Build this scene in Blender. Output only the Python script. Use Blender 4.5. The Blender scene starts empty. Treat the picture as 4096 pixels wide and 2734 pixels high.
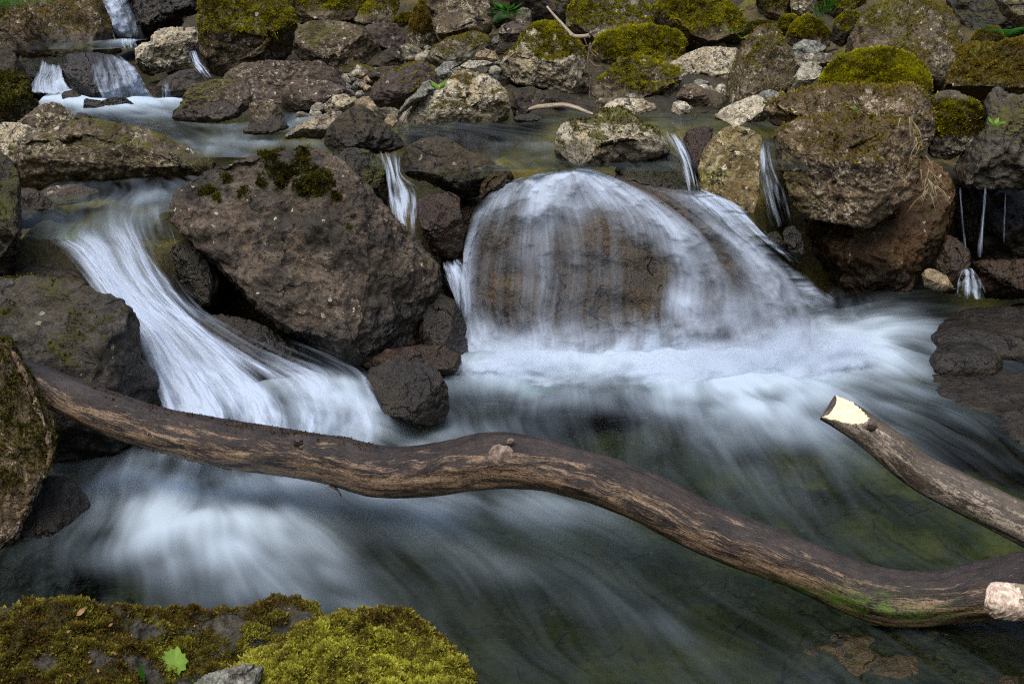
import bpy, bmesh, math, random
import numpy as np
from mathutils import Vector, Matrix
from mathutils.bvhtree import BVHTree

# ------------------------------------------------------------------ camera, world, sun, exposure
SC = bpy.context.scene
COL = SC.collection
CAM = np.array([0.0, 0.0, 1.9]); PITCH = math.radians(20.0); FPX = 4392.0
cam = bpy.data.cameras.new('camera'); co = bpy.data.objects.new('camera', cam); COL.objects.link(co)
co.location = CAM; co.rotation_euler = (math.pi/2 - PITCH, 0, 0)
cam.sensor_width = 36.0; cam.lens = 36.0*FPX/4096.0; cam.clip_start = 0.05; cam.clip_end = 300
SC.camera = co
SUN_EL, SUN_AZ = math.radians(66), math.radians(-28)
w = bpy.data.worlds.new('World'); SC.world = w; w.use_nodes = True
sky = w.node_tree.nodes.new('ShaderNodeTexSky'); sky.sky_type = 'NISHITA'; sky.sun_disc = False
sky.sun_elevation = SUN_EL; sky.sun_rotation = math.pi - SUN_AZ; sky.air_density = 1.0; sky.dust_density = 2.5; sky.ozone_density = 1.0
bg = w.node_tree.nodes['Background']; bg.inputs[1].default_value = 0.15
w.node_tree.links.new(sky.outputs[0], bg.inputs[0])
sl = bpy.data.lights.new('sun', 'SUN'); sl.energy = 1.5; sl.angle = math.radians(55); sl.color = (1.0, 0.97, 0.92)
so = bpy.data.objects.new('sun', sl); COL.objects.link(so)
so.rotation_euler = (math.pi/2 - SUN_EL, 0, SUN_AZ); so.location = (0, 0, 12)
SC.view_settings.view_transform = 'Standard'; SC.view_settings.look = 'None'
SC.view_settings.gamma = 1.0; SC.view_settings.use_curve_mapping = False
SC.view_settings.exposure = 0.76
SC.cycles.use_denoising = False; SC.cycles.filter_width = 1.15
try: SC.cycles.denoiser = 'OPENIMAGEDENOISE'
except Exception: pass
SC.cycles.max_bounces = 6; SC.cycles.diffuse_bounces = 2; SC.cycles.glossy_bounces = 3
SC.cycles.transparent_max_bounces = 24; SC.cycles.caustics_reflective = False; SC.cycles.caustics_refractive = False

# ------------------------------------------------------------------ maths helpers
rng = np.random.default_rng(7)
_perm = rng.permutation(256); _perm = np.concatenate([_perm]*3)
_grad = rng.normal(size=(256, 3)); _grad /= np.linalg.norm(_grad, axis=1)[:, None]
def perlin(P):
    I = np.floor(P).astype(np.int64); F = P - I; I &= 255
    U = F*F*F*(F*(F*6-15)+10); out = np.zeros(len(P))
    for dx in (0, 1):
        wx = U[:, 0] if dx else 1-U[:, 0]
        for dy in (0, 1):
            wy = U[:, 1] if dy else 1-U[:, 1]
            for dz in (0, 1):
                wz = U[:, 2] if dz else 1-U[:, 2]
                h = _perm[_perm[_perm[I[:, 0]+dx]+I[:, 1]+dy]+I[:, 2]+dz]
                g = _grad[h]
                out += wx*wy*wz*(g[:, 0]*(F[:, 0]-dx)+g[:, 1]*(F[:, 1]-dy)+g[:, 2]*(F[:, 2]-dz))
    return out*1.5
def fbm(P, o=4, g=0.5, lac=2.03):
    a = 1.0; s = 0
    for i in range(o):
        s = s + a*perlin(P + 17.3*i); P = P*lac; a *= g
    return s
def sstep(a, b, x):
    t = np.clip((x-a)/(b-a), 0, 1); return t*t*(3-2*t)
CP, SP = math.cos(PITCH), math.sin(PITCH)
FW = np.array([0, CP, -SP]); UP = np.array([0, SP, CP]); RT = np.array([1.0, 0, 0])
TILE = {'A': (0, 0), 'B': (1348, 0), 'C': (2696, 0), 'D': (0, 900), 'E': (1348, 900), 'F': (2696, 900), 'G': (0, 1800), 'H': (1348, 1800), 'I': (2696, 1800)}
def nat(tile, pts):                       # traced points -> full-size photo pixels
    p = np.array(pts, float)[:, :2]
    if tile == 'W': return p*(4096/2349)
    return p*(1400/2349) + np.array(TILE[tile])
def rays(p):
    p = np.atleast_2d(p)
    return FW + RT*((p[:, 0]-2048)/FPX)[:, None] + UP*((1367-p[:, 1])/FPX)[:, None]
def at_y(p, Y):                           # points at a given distance down the valley
    d = rays(p); return CAM + d*(np.asarray(Y)/d[:, 1])[:, None]
def at_z(p, z):                           # points on a level
    d = rays(p); return CAM + d*((z-CAM[2])/d[:, 2])[:, None]
def WP(x, y, Y): return at_y(nat('W', [(x, y)]), Y)[0]
def WZ(x, y, z): return at_z(nat('W', [(x, y)]), z)[0]

# ------------------------------------------------------------------ mesh / object helpers
def mesh_from(name, V, F, smooth=True, attrs=None, uv=None):
    V = np.asarray(V, np.float32); F = np.asarray(F, np.int32)
    me = bpy.data.meshes.new(name); n = F.shape[1]
    me.vertices.add(len(V)); me.vertices.foreach_set('co', V.ravel())
    me.loops.add(F.size); me.loops.foreach_set('vertex_index', F.ravel())
    me.polygons.add(len(F)); me.polygons.foreach_set('loop_start', np.arange(0, F.size, n, dtype=np.int32))
    me.polygons.foreach_set('loop_total', np.full(len(F), n, np.int32))
    me.polygons.foreach_set('use_smooth', np.full(len(F), smooth))
    me.update(calc_edges=True)
    for k, a in (attrs or {}).items():
        a = np.asarray(a, np.float32)
        at = me.attributes.new(k, 'FLOAT', 'POINT'); at.data.foreach_set('value', a)
    me.validate(); return me
def link(name, me, mat=None, loc=(0, 0, 0), parent=None):
    o = bpy.data.objects.new(name, me); COL.objects.link(o); o.location = loc
    if mat and me: me.materials.append(mat)
    if parent: o.parent = parent
    return o
def tag(o, label=None, cat=None, group=None, kind=None):
    if label: o['label'] = label
    if cat: o['category'] = cat
    if group: o['group'] = group
    if kind: o['kind'] = kind
    return o
def grid_faces(n, m):
    i = np.arange(n-1)[:, None]*m + np.arange(m-1)[None]; i = i.ravel()
    return np.stack([i, i+1, i+m+1, i+m], 1)
_ico = {}
def ico(l):
    if l not in _ico:
        bm = bmesh.new(); bmesh.ops.create_icosphere(bm, subdivisions=l, radius=1.0)
        V = np.array([v.co[:] for v in bm.verts]); F = np.array([[v.index for v in f.verts] for f in bm.faces]); bm.free()
        _ico[l] = (V/np.linalg.norm(V, axis=1)[:, None], F)
    return _ico[l]
def vnormals(V, F):
    n = np.cross(V[F[:, 1]]-V[F[:, 0]], V[F[:, 2]]-V[F[:, 0]]); N = np.zeros_like(V)
    for k in range(3):
        for c in range(3): N[:, c] += np.bincount(F[:, k], n[:, c], len(V))
    return N/np.maximum(np.linalg.norm(N, axis=1), 1e-12)[:, None]

# ------------------------------------------------------------------ materials
class NT:
    def __init__(s, name):
        s.m = bpy.data.materials.new(name); s.m.use_nodes = True; s.t = s.m.node_tree; s.t.nodes.clear()
        s.out = s.t.nodes.new('ShaderNodeOutputMaterial')
    def n(s, typ, props=None, **inp):
        nd = s.t.nodes.new('ShaderNode'+typ)
        for k, v in (props or {}).items(): setattr(nd, k, v)
        for k, v in inp.items():
            key = int(k[1:]) if k[0] == 'i' and k[1:].isdigit() else k.replace('_', ' ')
            s.put(nd.inputs[key], v)
        return nd
    def put(s, sock, v):
        if isinstance(v, bpy.types.NodeSocket): s.t.links.new(v, sock)
        elif isinstance(v, tuple) and len(v) == 3 and sock.type == 'RGBA': sock.default_value = (*v, 1)
        else: sock.default_value = v
    def math(s, op, a, b=0.0, clamp=False):
        return s.n('Math', {'operation': op, 'use_clamp': clamp}, i0=a, i1=b).outputs[0]
    def noise(s, vec, scale, detail=5.0, rough=0.55, dist=0.0):
        return s.n('TexNoise', None, Vector=vec, Scale=scale, Detail=detail, Roughness=rough, Distortion=dist).outputs[0]
    def step(s, x, a, b):
        return s.n('MapRange', {'interpolation_type': 'SMOOTHSTEP'}, Value=x, From_Min=a, From_Max=b).outputs[0]
    def mix(s, f, a, b, mode='MIX'):
        nd = s.t.nodes.new('ShaderNodeMix'); nd.data_type = 'RGBA'; nd.blend_type = mode
        s.put(nd.inputs[0], f); s.put(nd.inputs[6], a); s.put(nd.inputs[7], b); return nd.outputs[2]
    def attr(s, name): return s.n('Attribute', {'attribute_name': name}).outputs['Fac']
    def pos(s): return s.n('NewGeometry').outputs['Position']
    def scaled(s, vec, sc): return s.n('VectorMath', {'operation': 'MULTIPLY'}, i0=vec, i1=sc).outputs[0]
    def done(s, sh): s.t.links.new(sh, s.out.inputs[0]); return s.m

def rock_mat(name, c1, c2, c3, lich=0.5, lcol=(.42, .4, .35), lcol2=(.36, .3, .2), rough=.64, pits=.5, mossc=((.10, .095, .008), (.055, .045, .008)), spots=.5, filmc=(.075, .056, .022)):
    g = NT(name); p = g.pos()
    n1 = g.noise(p, 4.2, 9, .7, .4); n2 = g.noise(p, 13, 8, .66, .3); n3 = g.noise(p, 48, 6, .65); n4 = g.noise(p, 150, 3, .6)
    col = g.mix(g.step(n1, .43, .59), c1, c2)
    col = g.mix(g.step(n2, .53, .62), col, c3)
    col = g.mix(g.math('MULTIPLY', g.step(g.noise(p, 6.5, 7, .68, .5), .56, .64), .5), col, g.mix(.5, c2, (c2[0]*1.5, c2[1]*1.15, c2[2]*1.05)))
    val = g.math('MAXIMUM', g.math('ADD', g.math('MULTIPLY', n3, 3.4), -.72), .22)
    val = g.math('MULTIPLY', val, g.math('MAXIMUM', g.math('ADD', g.math('MULTIPLY', n4, 2.6), -.3), .3))
    col = g.mix(1.0, col, g.n('CombineColor', None, Red=val, Green=val, Blue=val).outputs[0], 'MULTIPLY')
    film = g.math('MULTIPLY', g.step(g.math('ADD', g.math('MULTIPLY', g.noise(p, 4.3, 5, .65, .5), .75), g.math('MULTIPLY', g.noise(p, 30, 4, .7), .35)), .50, .62), .42)
    col = g.mix(film, col, g.mix(g.step(n3, .4, .6), filmc, (filmc[0]*.55, filmc[1]*.5, filmc[2]*.5)))
    # pits and dark lichen
    dk = g.math('MULTIPLY', g.math('MAXIMUM', g.step(g.noise(p, 26, 4, .6, .5), .58, .64), g.math('MULTIPLY', g.step(g.noise(p, 75, 3, .6), .60, .66), .8)), pits)
    col = g.mix(dk, col, (.016, .014, .013))
    ve = g.n('TexVoronoi', {'feature': 'DISTANCE_TO_EDGE'}, Vector=g.n('VectorMath', {'operation': 'ADD'}, i0=p, i1=g.scaled(g.n('TexNoise', None, Vector=p, Scale=5.0, Detail=4.0).outputs[1], (.28, .28, .28))).outputs[0], Scale=3.4)
    crack = g.math('MULTIPLY', g.step(ve.outputs['Distance'], .022, .004), g.step(n2, .46, .6))
    col = g.mix(g.math('MULTIPLY', crack, .85), col, (.010, .009, .008))
    # pale lichen: ragged patches that gather in colonies, plus round spots
    colony = g.step(g.noise(p, 3.1, 3, .5), .62-.34*lich, .78-.2*lich)
    rag = g.step(g.math('ADD', g.math('MULTIPLY', g.noise(p, 21, 5, .62, .6), .55), g.math('MULTIPLY', g.noise(p, 62, 4, .65, .4), .5)), .60-.07*lich, .64-.07*lich)
    vor = g.n('TexVoronoi', {'feature': 'F1'}, Vector=g.n('VectorMath', {'operation': 'ADD'}, i0=p, i1=g.scaled(g.n('TexNoise', None, Vector=p, Scale=22.0, Detail=3.0).outputs[1], (.05, .05, .05))).outputs[0], Scale=30.0)
    sep = g.n('SeparateColor', None, Color=vor.outputs['Color']); rnd = sep.outputs[0]
    vr = g.math('MULTIPLY', g.math('POWER', sep.outputs[1], 2.2), .40)
    spot = g.math('MULTIPLY', g.step(g.math('SUBTRACT', vor.outputs['Distance'], vr), .035, -.02), g.step(rnd, .86-.5*spots*lich, .88-.5*spots*lich))
    lm = g.math('MAXIMUM', g.math('MULTIPLY', colony, rag), spot)
    lm = g.math('MULTIPLY', lm, g.step(n4, .28, .5))
    lm = g.math('MULTIPLY', lm, min(1.0, lich*2.2))
    lc = g.mix(g.step(g.noise(p, 7, 2), .42, .6), lcol, lcol2)
    lc = g.mix(g.math('MULTIPLY', spot, .7), lc, (.62, .58, .5))
    wet = g.attr('wet')
    lm = g.math('MULTIPLY', lm, g.math('SUBTRACT', 1.0, g.math('MULTIPLY', wet, .9)))
    col = g.mix(lm, col, lc)
    # wet stone is darker and shiny
    col = g.mix(g.math('MULTIPLY', wet, .75), col, g.mix(1.0, col, (.30, .28, .27), 'MULTIPLY'))
    col = g.mix(1.0, col, (1.0, .99, .87), 'MULTIPLY')
    moss = g.attr('moss')
    mn = g.noise(p, 34, 5, .7); mcol = g.mix(g.step(g.noise(p, 5, 4), .36, .62), mossc[0], mossc[1])
    mv = g.math('ADD', g.math('MULTIPLY', mn, 1.5), .2)
    mcol = g.mix(1.0, mcol, g.n('CombineColor', None, Red=mv, Green=mv, Blue=mv).outputs[0], 'MULTIPLY')
    col = g.mix(moss, col, mcol)
    h = g.math('ADD', g.math('MULTIPLY', n2, .8), g.math('ADD', g.math('MULTIPLY', n3, .5), g.math('MULTIPLY', n4, .12)))
    h = g.math('ADD', h, g.math('MULTIPLY', g.math('MULTIPLY', mn, moss), .7))
    h = g.math('ADD', h, g.math('MULTIPLY', lm, .06)); h = g.math('SUBTRACT', h, g.math('MULTIPLY', crack, .5))
    bmp = g.n('Bump', None, Strength=.9, Distance=.026, Height=h).outputs[0]
    rg = g.math('ADD', rough, g.math('MULTIPLY', n3, .2))
    rg = g.math('SUBTRACT', rg, g.math('MULTIPLY', g.math('MULTIPLY', wet, g.math('SUBTRACT', 1.0, moss)), .42), True)
    spec = g.math('ADD', .32, g.math('MULTIPLY', wet, .12))
    bs = g.n('BsdfPrincipled', None, Base_Color=col, Roughness=rg, Normal=bmp, Specular_IOR_Level=spec)
    return g.done(bs.outputs[0])
DARKMOSS = ((.06, .06, .006), (.032, .028, .007))
M = {}
M['brown'] = rock_mat('brown_rock', (.095, .07, .05), (.15, .115, .082), (.05, .039, .031), .8, (.42, .37, .29))
M['lichen'] = rock_mat('lichen_rock', (.18, .145, .108), (.28, .232, .178), (.08, .063, .049), 1.1, (.56, .51, .42), (.46, .37, .24), spots=1.0, pits=.85)
M['cream'] = rock_mat('cream_lichen_rock', (.31, .275, .22), (.43, .385, .315), (.14, .118, .092), 1.2, (.62, .56, .46), (.5, .4, .26), spots=1.0, pits=1.0)
M['plum'] = rock_mat('plum_rock', (.075, .053, .046), (.105, .078, .065), (.045, .035, .033), .65, spots=.8)
M['purple'] = rock_mat('purple_rock', (.066, .048, .05), (.085, .062, .062), (.045, .034, .035), .2, spots=.35)
M['grey'] = rock_mat('grey_rock', (.12, .105, .085), (.17, .15, .12), (.06, .053, .045), .85)
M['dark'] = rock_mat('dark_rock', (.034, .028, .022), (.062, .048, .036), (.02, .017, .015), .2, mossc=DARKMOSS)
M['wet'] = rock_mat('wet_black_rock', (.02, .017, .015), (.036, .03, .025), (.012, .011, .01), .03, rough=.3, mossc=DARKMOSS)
M['boulder'] = rock_mat('dark_boulder_rock', (.038, .03, .024), (.125, .094, .074), (.02, .017, .015), .4, (.24, .2, .15), (.22, .15, .09), pits=.8, rough=.5, mossc=((.07, .08, .006), (.035, .035, .006)), spots=.3, filmc=(.05, .042, .028))
M['rust'] = rock_mat('rusty_wet_rock', (.045, .021, .008), (.065, .034, .013), (.022, .013, .008), .2, rough=.42)
M['rustbrown'] = rock_mat('rust_brown_rock', (.07, .038, .018), (.11, .06, .026), (.095, .04, .009), .4, (.34, .28, .2), (.26, .19, .11), rough=.6)
M['ochre'] = rock_mat('ochre_rock', (.12, .085, .03), (.21, .165, .09), (.04, .03, .014), 1.0, (.46, .4, .26), (.34, .26, .09), spots=.9, pits=.9)
M['slate'] = rock_mat('slate_rock', (.045, .041, .041), (.078, .07, .066), (.028, .026, .027), .25, (.34, .32, .1), (.28, .22, .08), spots=.15, mossc=DARKMOSS)
M['mossy'] = rock_mat('mossy_rock', (.08, .058, .036), (.12, .092, .058), (.045, .036, .026), .6, mossc=((.15, .14, .008), (.075, .058, .008)))
M['turf'] = rock_mat('turfy_rock', (.125, .088, .06), (.2, .15, .105), (.06, .044, .033), .9, (.5, .43, .34), (.38, .27, .17), mossc=((.11, .08, .02), (.075, .05, .018)), spots=.9)
M['white'] = rock_mat('pale_stone', (.4, .38, .33), (.52, .48, .42), (.28, .27, .25), .3, pits=.25)
M['bluegrey'] = rock_mat('bluegrey_stone', (.19, .2, .19), (.28, .28, .26), (.12, .125, .12), .3, pits=.25)
M['tan'] = rock_mat('tan_stone', (.28, .21, .14), (.36, .29, .2), (.17, .13, .09), .4, pits=.3)
M['olive'] = rock_mat('olive_wet_rock', (.05, .038, .024), (.12, .08, .03), (.028, .024, .019), .1, (.18, .14, .08), (.18, .11, .04), rough=.5)
M['bed'] = rock_mat('ochre_shelf', (.05, .038, .014), (.1, .068, .016), (.028, .024, .013), .15, (.2, .17, .1), (.2, .14, .06), rough=.5)
M['dirt'] = rock_mat('dark_streambed', (.034, .026, .013), (.06, .045, .016), (.022, .019, .012), .1, (.2, .17, .11), (.12, .09, .05), rough=.75, mossc=((.22, .16, .03), (.085, .075, .025)), filmc=(.05, .042, .018))
def leaf_mat(name, ca, cb, trans=.35, rough=.6):
    g = NT(name); t = g.attr('tint'); col = g.mix(t, ca, cb)
    d = g.n('BsdfPrincipled', None, Base_Color=col, Roughness=rough, Specular_IOR_Level=.25).outputs[0]
    tr = g.n('BsdfTranslucent', None, Color=col).outputs[0]
    return g.done(g.n('MixShader', None, i0=trans, i1=d, i2=tr).outputs[0])
M['mossleaf'] = leaf_mat('moss_leaf', (.09, .064, .006), (.50, .47, .012))
M['mossdark'] = leaf_mat('moss_leaf_dark', (.035, .026, .005), (.13, .125, .008))
M['mossturf'] = leaf_mat('moss_leaf_turf', (.11, .068, .016), (.36, .28, .03))
M['mossnear'] = leaf_mat('moss_leaf_near', (.10, .054, .012), (.66, .66, .08))
M['mossbrown'] = leaf_mat('moss_leaf_brown', (.055, .032, .012), (.10, .06, .02))
M['fern'] = leaf_mat('fern_green', (.02, .11, .01), (.07, .25, .02), .4, .5)
M['leaf'] = leaf_mat('fresh_leaf', (.12, .26, .03), (.26, .42, .06), .4, .5)
M['straw'] = leaf_mat('dry_straw', (.16, .12, .06), (.42, .35, .2), .3)
M['litter'] = leaf_mat('dead_leaf', (.14, .07, .03), (.46, .28, .14), .3)

def foam_mat():
    g = NT('white_water'); a = g.attr('foam')
    col = (.56, .65, .78)
    d = g.n('BsdfDiffuse', None, Color=col).outputs[0]; t = g.n('BsdfTranslucent', None, Color=col).outputs[0]
    sh = g.n('MixShader', None, i0=.25, i1=d, i2=t).outputs[0]
    tr = g.n('BsdfTransparent').outputs[0]
    return g.done(g.n('MixShader', None, i0=a, i1=tr, i2=sh).outputs[0])
M['foam'] = foam_mat()
def pool_mat(name, tint, rough=.16, bump=.4, sx=(3.0, 9.0, 9.0)):
    g = NT(name); a = g.attr('foam'); p = g.pos()
    n = g.noise(g.scaled(p, sx), 2.0, 3, .5, .3)
    bmp = g.n('Bump', None, Strength=bump, Distance=.02, Height=n).outputs[0]
    gl = g.n('BsdfGlossy', None, Color=(1, 1, 1), Roughness=rough, Normal=bmp).outputs[0]
    tr = g.n('BsdfTransparent', None, Color=tint).outputs[0]
    fr = g.n('Fresnel', None, IOR=1.33, Normal=bmp).outputs[0]
    fr = g.math('MULTIPLY', fr, .4)      # a polarising filter takes most of the shine off the water
    body = g.n('MixShader', None, i0=fr, i1=tr, i2=gl).outputs[0]
    col = (.53, .64, .73)
    d = g.n('BsdfDiffuse', None, Color=col).outputs[0]; t = g.n('BsdfTranslucent', None, Color=col).outputs[0]
    sh = g.n('MixShader', None, i0=.2, i1=d, i2=t).outputs[0]
    return g.done(g.n('MixShader', None, i0=a, i1=body, i2=sh).outputs[0])
M['pool'] = pool_mat('pool_water', (.55, .69, .60))
M['upool'] = pool_mat('upper_pool_water', (.86, .92, .68), .12, .35, (3.0, 11.0, 9.0))

def wood_mat(name, dark, mid, pale, pale_amt, an=9.0):
    g = NT(name); u = g.attr('wu'); v = g.attr('wv'); sd = g.attr('side'); p = g.pos()
    wob = g.math('MULTIPLY', g.noise(p, 6, 3), .35)
    vec = g.n('CombineXYZ', None, X=g.math('MULTIPLY', u, 2.4), Y=g.math('ADD', g.math('MULTIPLY', v, 1.6), wob), Z=0.0).outputs[0]
    grain = g.noise(g.scaled(vec, (1.3 if an > 5 else 3.0, an, 1.0)), 7.0, 9, .72, .6)
    big = g.noise(g.scaled(vec, (1.0, 3.0, 1.0)), 1.9, 6, .66, .5)
    fine = g.noise(p, 120, 5, .7)
    col = g.mix(g.step(g.noise(p, 11, 6, .65), .38, .62), dark, mid)
    col = g.mix(g.math('MULTIPLY', g.step(grain, .52, .72), .6), col, g.mix(.5, mid, pale))
    k = g.math('ADD', g.math('ADD', g.math('MULTIPLY', big, .75), g.math('MULTIPLY', grain, .55)), g.math('MULTIPLY', sd, .20))
    pm = g.math('MULTIPLY', g.step(k, .78-.25*pale_amt, .90-.25*pale_amt), g.step(fine, .3, .5))
    col = g.mix(g.math('MULTIPLY', pm, .9), col, pale)
    col = g.mix(g.step(grain, .40, .28), col, (.012, .009, .009))
    gm = g.math('MULTIPLY', g.attr('green'), g.step(g.noise(p, 30, 4, .7), .4, .6))
    col = g.mix(gm, col, (.09, .17, .012))
    val = g.math('ADD', g.math('MULTIPLY', fine, 1.3), .35)
    col = g.mix(1.0, col, g.n('CombineColor', None, Red=val, Green=val, Blue=val).outputs[0], 'MULTIPLY')
    h = g.math('ADD', g.math('MULTIPLY', grain, 1.0), g.math('MULTIPLY', fine, .45))
    bmp = g.n('Bump', None, Strength=.55, Distance=.009, Height=h).outputs[0]
    return g.done(g.n('BsdfPrincipled', None, Base_Color=col, Roughness=g.math('ADD', .3, g.math('MULTIPLY', fine, .35)), Normal=bmp, Specular_IOR_Level=.45).outputs[0])
M['log'] = wood_mat('weathered_log', (.013, .009, .008), (.036, .024, .019), (.33, .22, .13), .30)
M['bark'] = wood_mat('rough_bark', (.055, .042, .03), (.10, .078, .056), (.40, .33, .25), .35, 3.0)
M['stick'] = wood_mat('bleached_stick', (.22, .16, .10), (.36, .28, .19), (.55, .46, .34), .5)
M['root'] = wood_mat('dry_root', (.12, .08, .05), (.2, .14, .09), (.4, .3, .2), .3)
def cut_mat(name, a, b):
    g = NT(name); p = g.pos(); n = g.noise(p, 60, 5, .65); col = g.mix(g.step(n, .35, .65), a, b)
    bmp = g.n('Bump', None, Strength=.5, Distance=.01, Height=n).outputs[0]
    return g.done(g.n('BsdfPrincipled', None, Base_Color=col, Roughness=.7, Normal=bmp).outputs[0])
M['cut'] = cut_mat('fresh_cut_wood', (.8, .62, .38), (.92, .78, .55))
M['splinter'] = cut_mat('splintered_wood', (.42, .30, .21), (.82, .69, .56))
M['knot'] = cut_mat('weathered_knot', (.12, .09, .07), (.34, .25, .19))

# ------------------------------------------------------------------ ground
def far_level(Y): return .82 + .15*(Y-7.3)
def ground(x, Y):
    s0 = np.interp(x, [-3, -1.62, -1.42, 1.3, 1.65], [4.15, 4.15, 5.25, 5.4, 6.15]); s1 = np.interp(x, [-3, -1.62, -1.42, 1.3, 1.65], [4.85, 4.85, 5.6, 5.85, 6.6])
    z = -.34 + .92*sstep(0, 1, (Y-s0)/(s1-s0))
    Yr = Y - .9*sstep(-1.3, -2.0, x)
    z = z + np.where(Yr > 7.0, .15*(Yr-7.0)+.16*sstep(7.0, 7.6, Yr), 0) + np.where(Y > 11.3, .75*(Y-11.3), 0)
    z = z + .9*np.maximum(np.abs(x+.1)-2.6-.34*np.maximum(Y-4, 0), 0)
    z = z + .55*sstep(0, 1, (-.2-x)/1.6)*sstep(2.9, 2.2, Y) - .0
    z = z + .55*np.maximum(.4-Y, 0) + .3*sstep(2.4, 1.2, Y)  # unseen bank rising behind the camera, added to block low light
    return np.minimum(z, 14)
gx = np.concatenate([np.linspace(-45, -5.2, 40), np.linspace(-5, 5, 330), np.linspace(5.2, 45, 40)])
gy = np.concatenate([np.linspace(-40, .3, 40), np.linspace(.5, 13, 400), np.linspace(13.3, 60, 40)])
X, Y_ = np.meshgrid(gx, gy); PX, PY = X.ravel(), Y_.ravel()
GZ = ground(PX, PY); P3 = np.stack([PX, PY, GZ*.3], 1)
GZ = GZ + .10*fbm(P3*1.7, 4) + .03*np.abs(fbm(P3*6, 3)) + .07*(PY < 5)*np.abs(fbm(P3*3.1+6, 2))
gm = sstep(.1, .5, fbm(P3*.9+9, 3)+.25*(PY > 8.6))*(PY > 8.2)
me = mesh_from('ground', np.stack([PX, PY, GZ], 1), grid_faces(len(gy), len(gx)), attrs={'moss': np.maximum(gm*.35, .75*(PY < 7.4)*np.where(PY < 5, .25+.75*sstep(.1, 1.3, PX), 1)*sstep(-.4, .5, fbm(P3*2.2+31, 3))), 'wet': np.where(PY < 8.3, .5, .25)})
gnd = link('ground', me, M['dirt']); tag(gnd, kind='structure')

# ------------------------------------------------------------------ rocks
ROCKS = {}; BVHS = {}
def radial(poly2d, n=720, sm=2.2):
    c = np.zeros(2); th = np.linspace(-math.pi, math.pi, n, endpoint=False); r = np.zeros(n)
    A = poly2d; B = np.roll(poly2d, -1, 0); E = B-A
    for i, t in enumerate(th):
        d = np.array([math.cos(t), math.sin(t)])
        den = d[0]*E[:, 1]-d[1]*E[:, 0]; den = np.where(np.abs(den) < 1e-12, 1e-12, den)
        s = (A[:, 0]*E[:, 1]-A[:, 1]*E[:, 0])/den; u = (A[:, 0]*d[1]-A[:, 1]*d[0])/den
        ok = (u >= -1e-6) & (u <= 1+1e-6) & (s > 0)
        r[i] = s[ok].max() if ok.any() else np.nan
    r = np.where(np.isnan(r), np.nanmean(r), r)
    k = np.arange(-12, 13); kw = np.exp(-.5*(k/(sm*n/360))**2); kw /= kw.sum()
    return th, sum(np.roll(r, j)*q for j, q in zip(k, kw))
def auto_depth(p):
    d = rays(p)[0]
    for Yt in np.arange(2.2, 13, .02):
        z = CAM[2]+d[2]/d[1]*Yt
        if z <= (0 if Yt < 5.25 else .82 if Yt < 7.3 else far_level(Yt)): return Yt
    return 12.0
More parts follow.
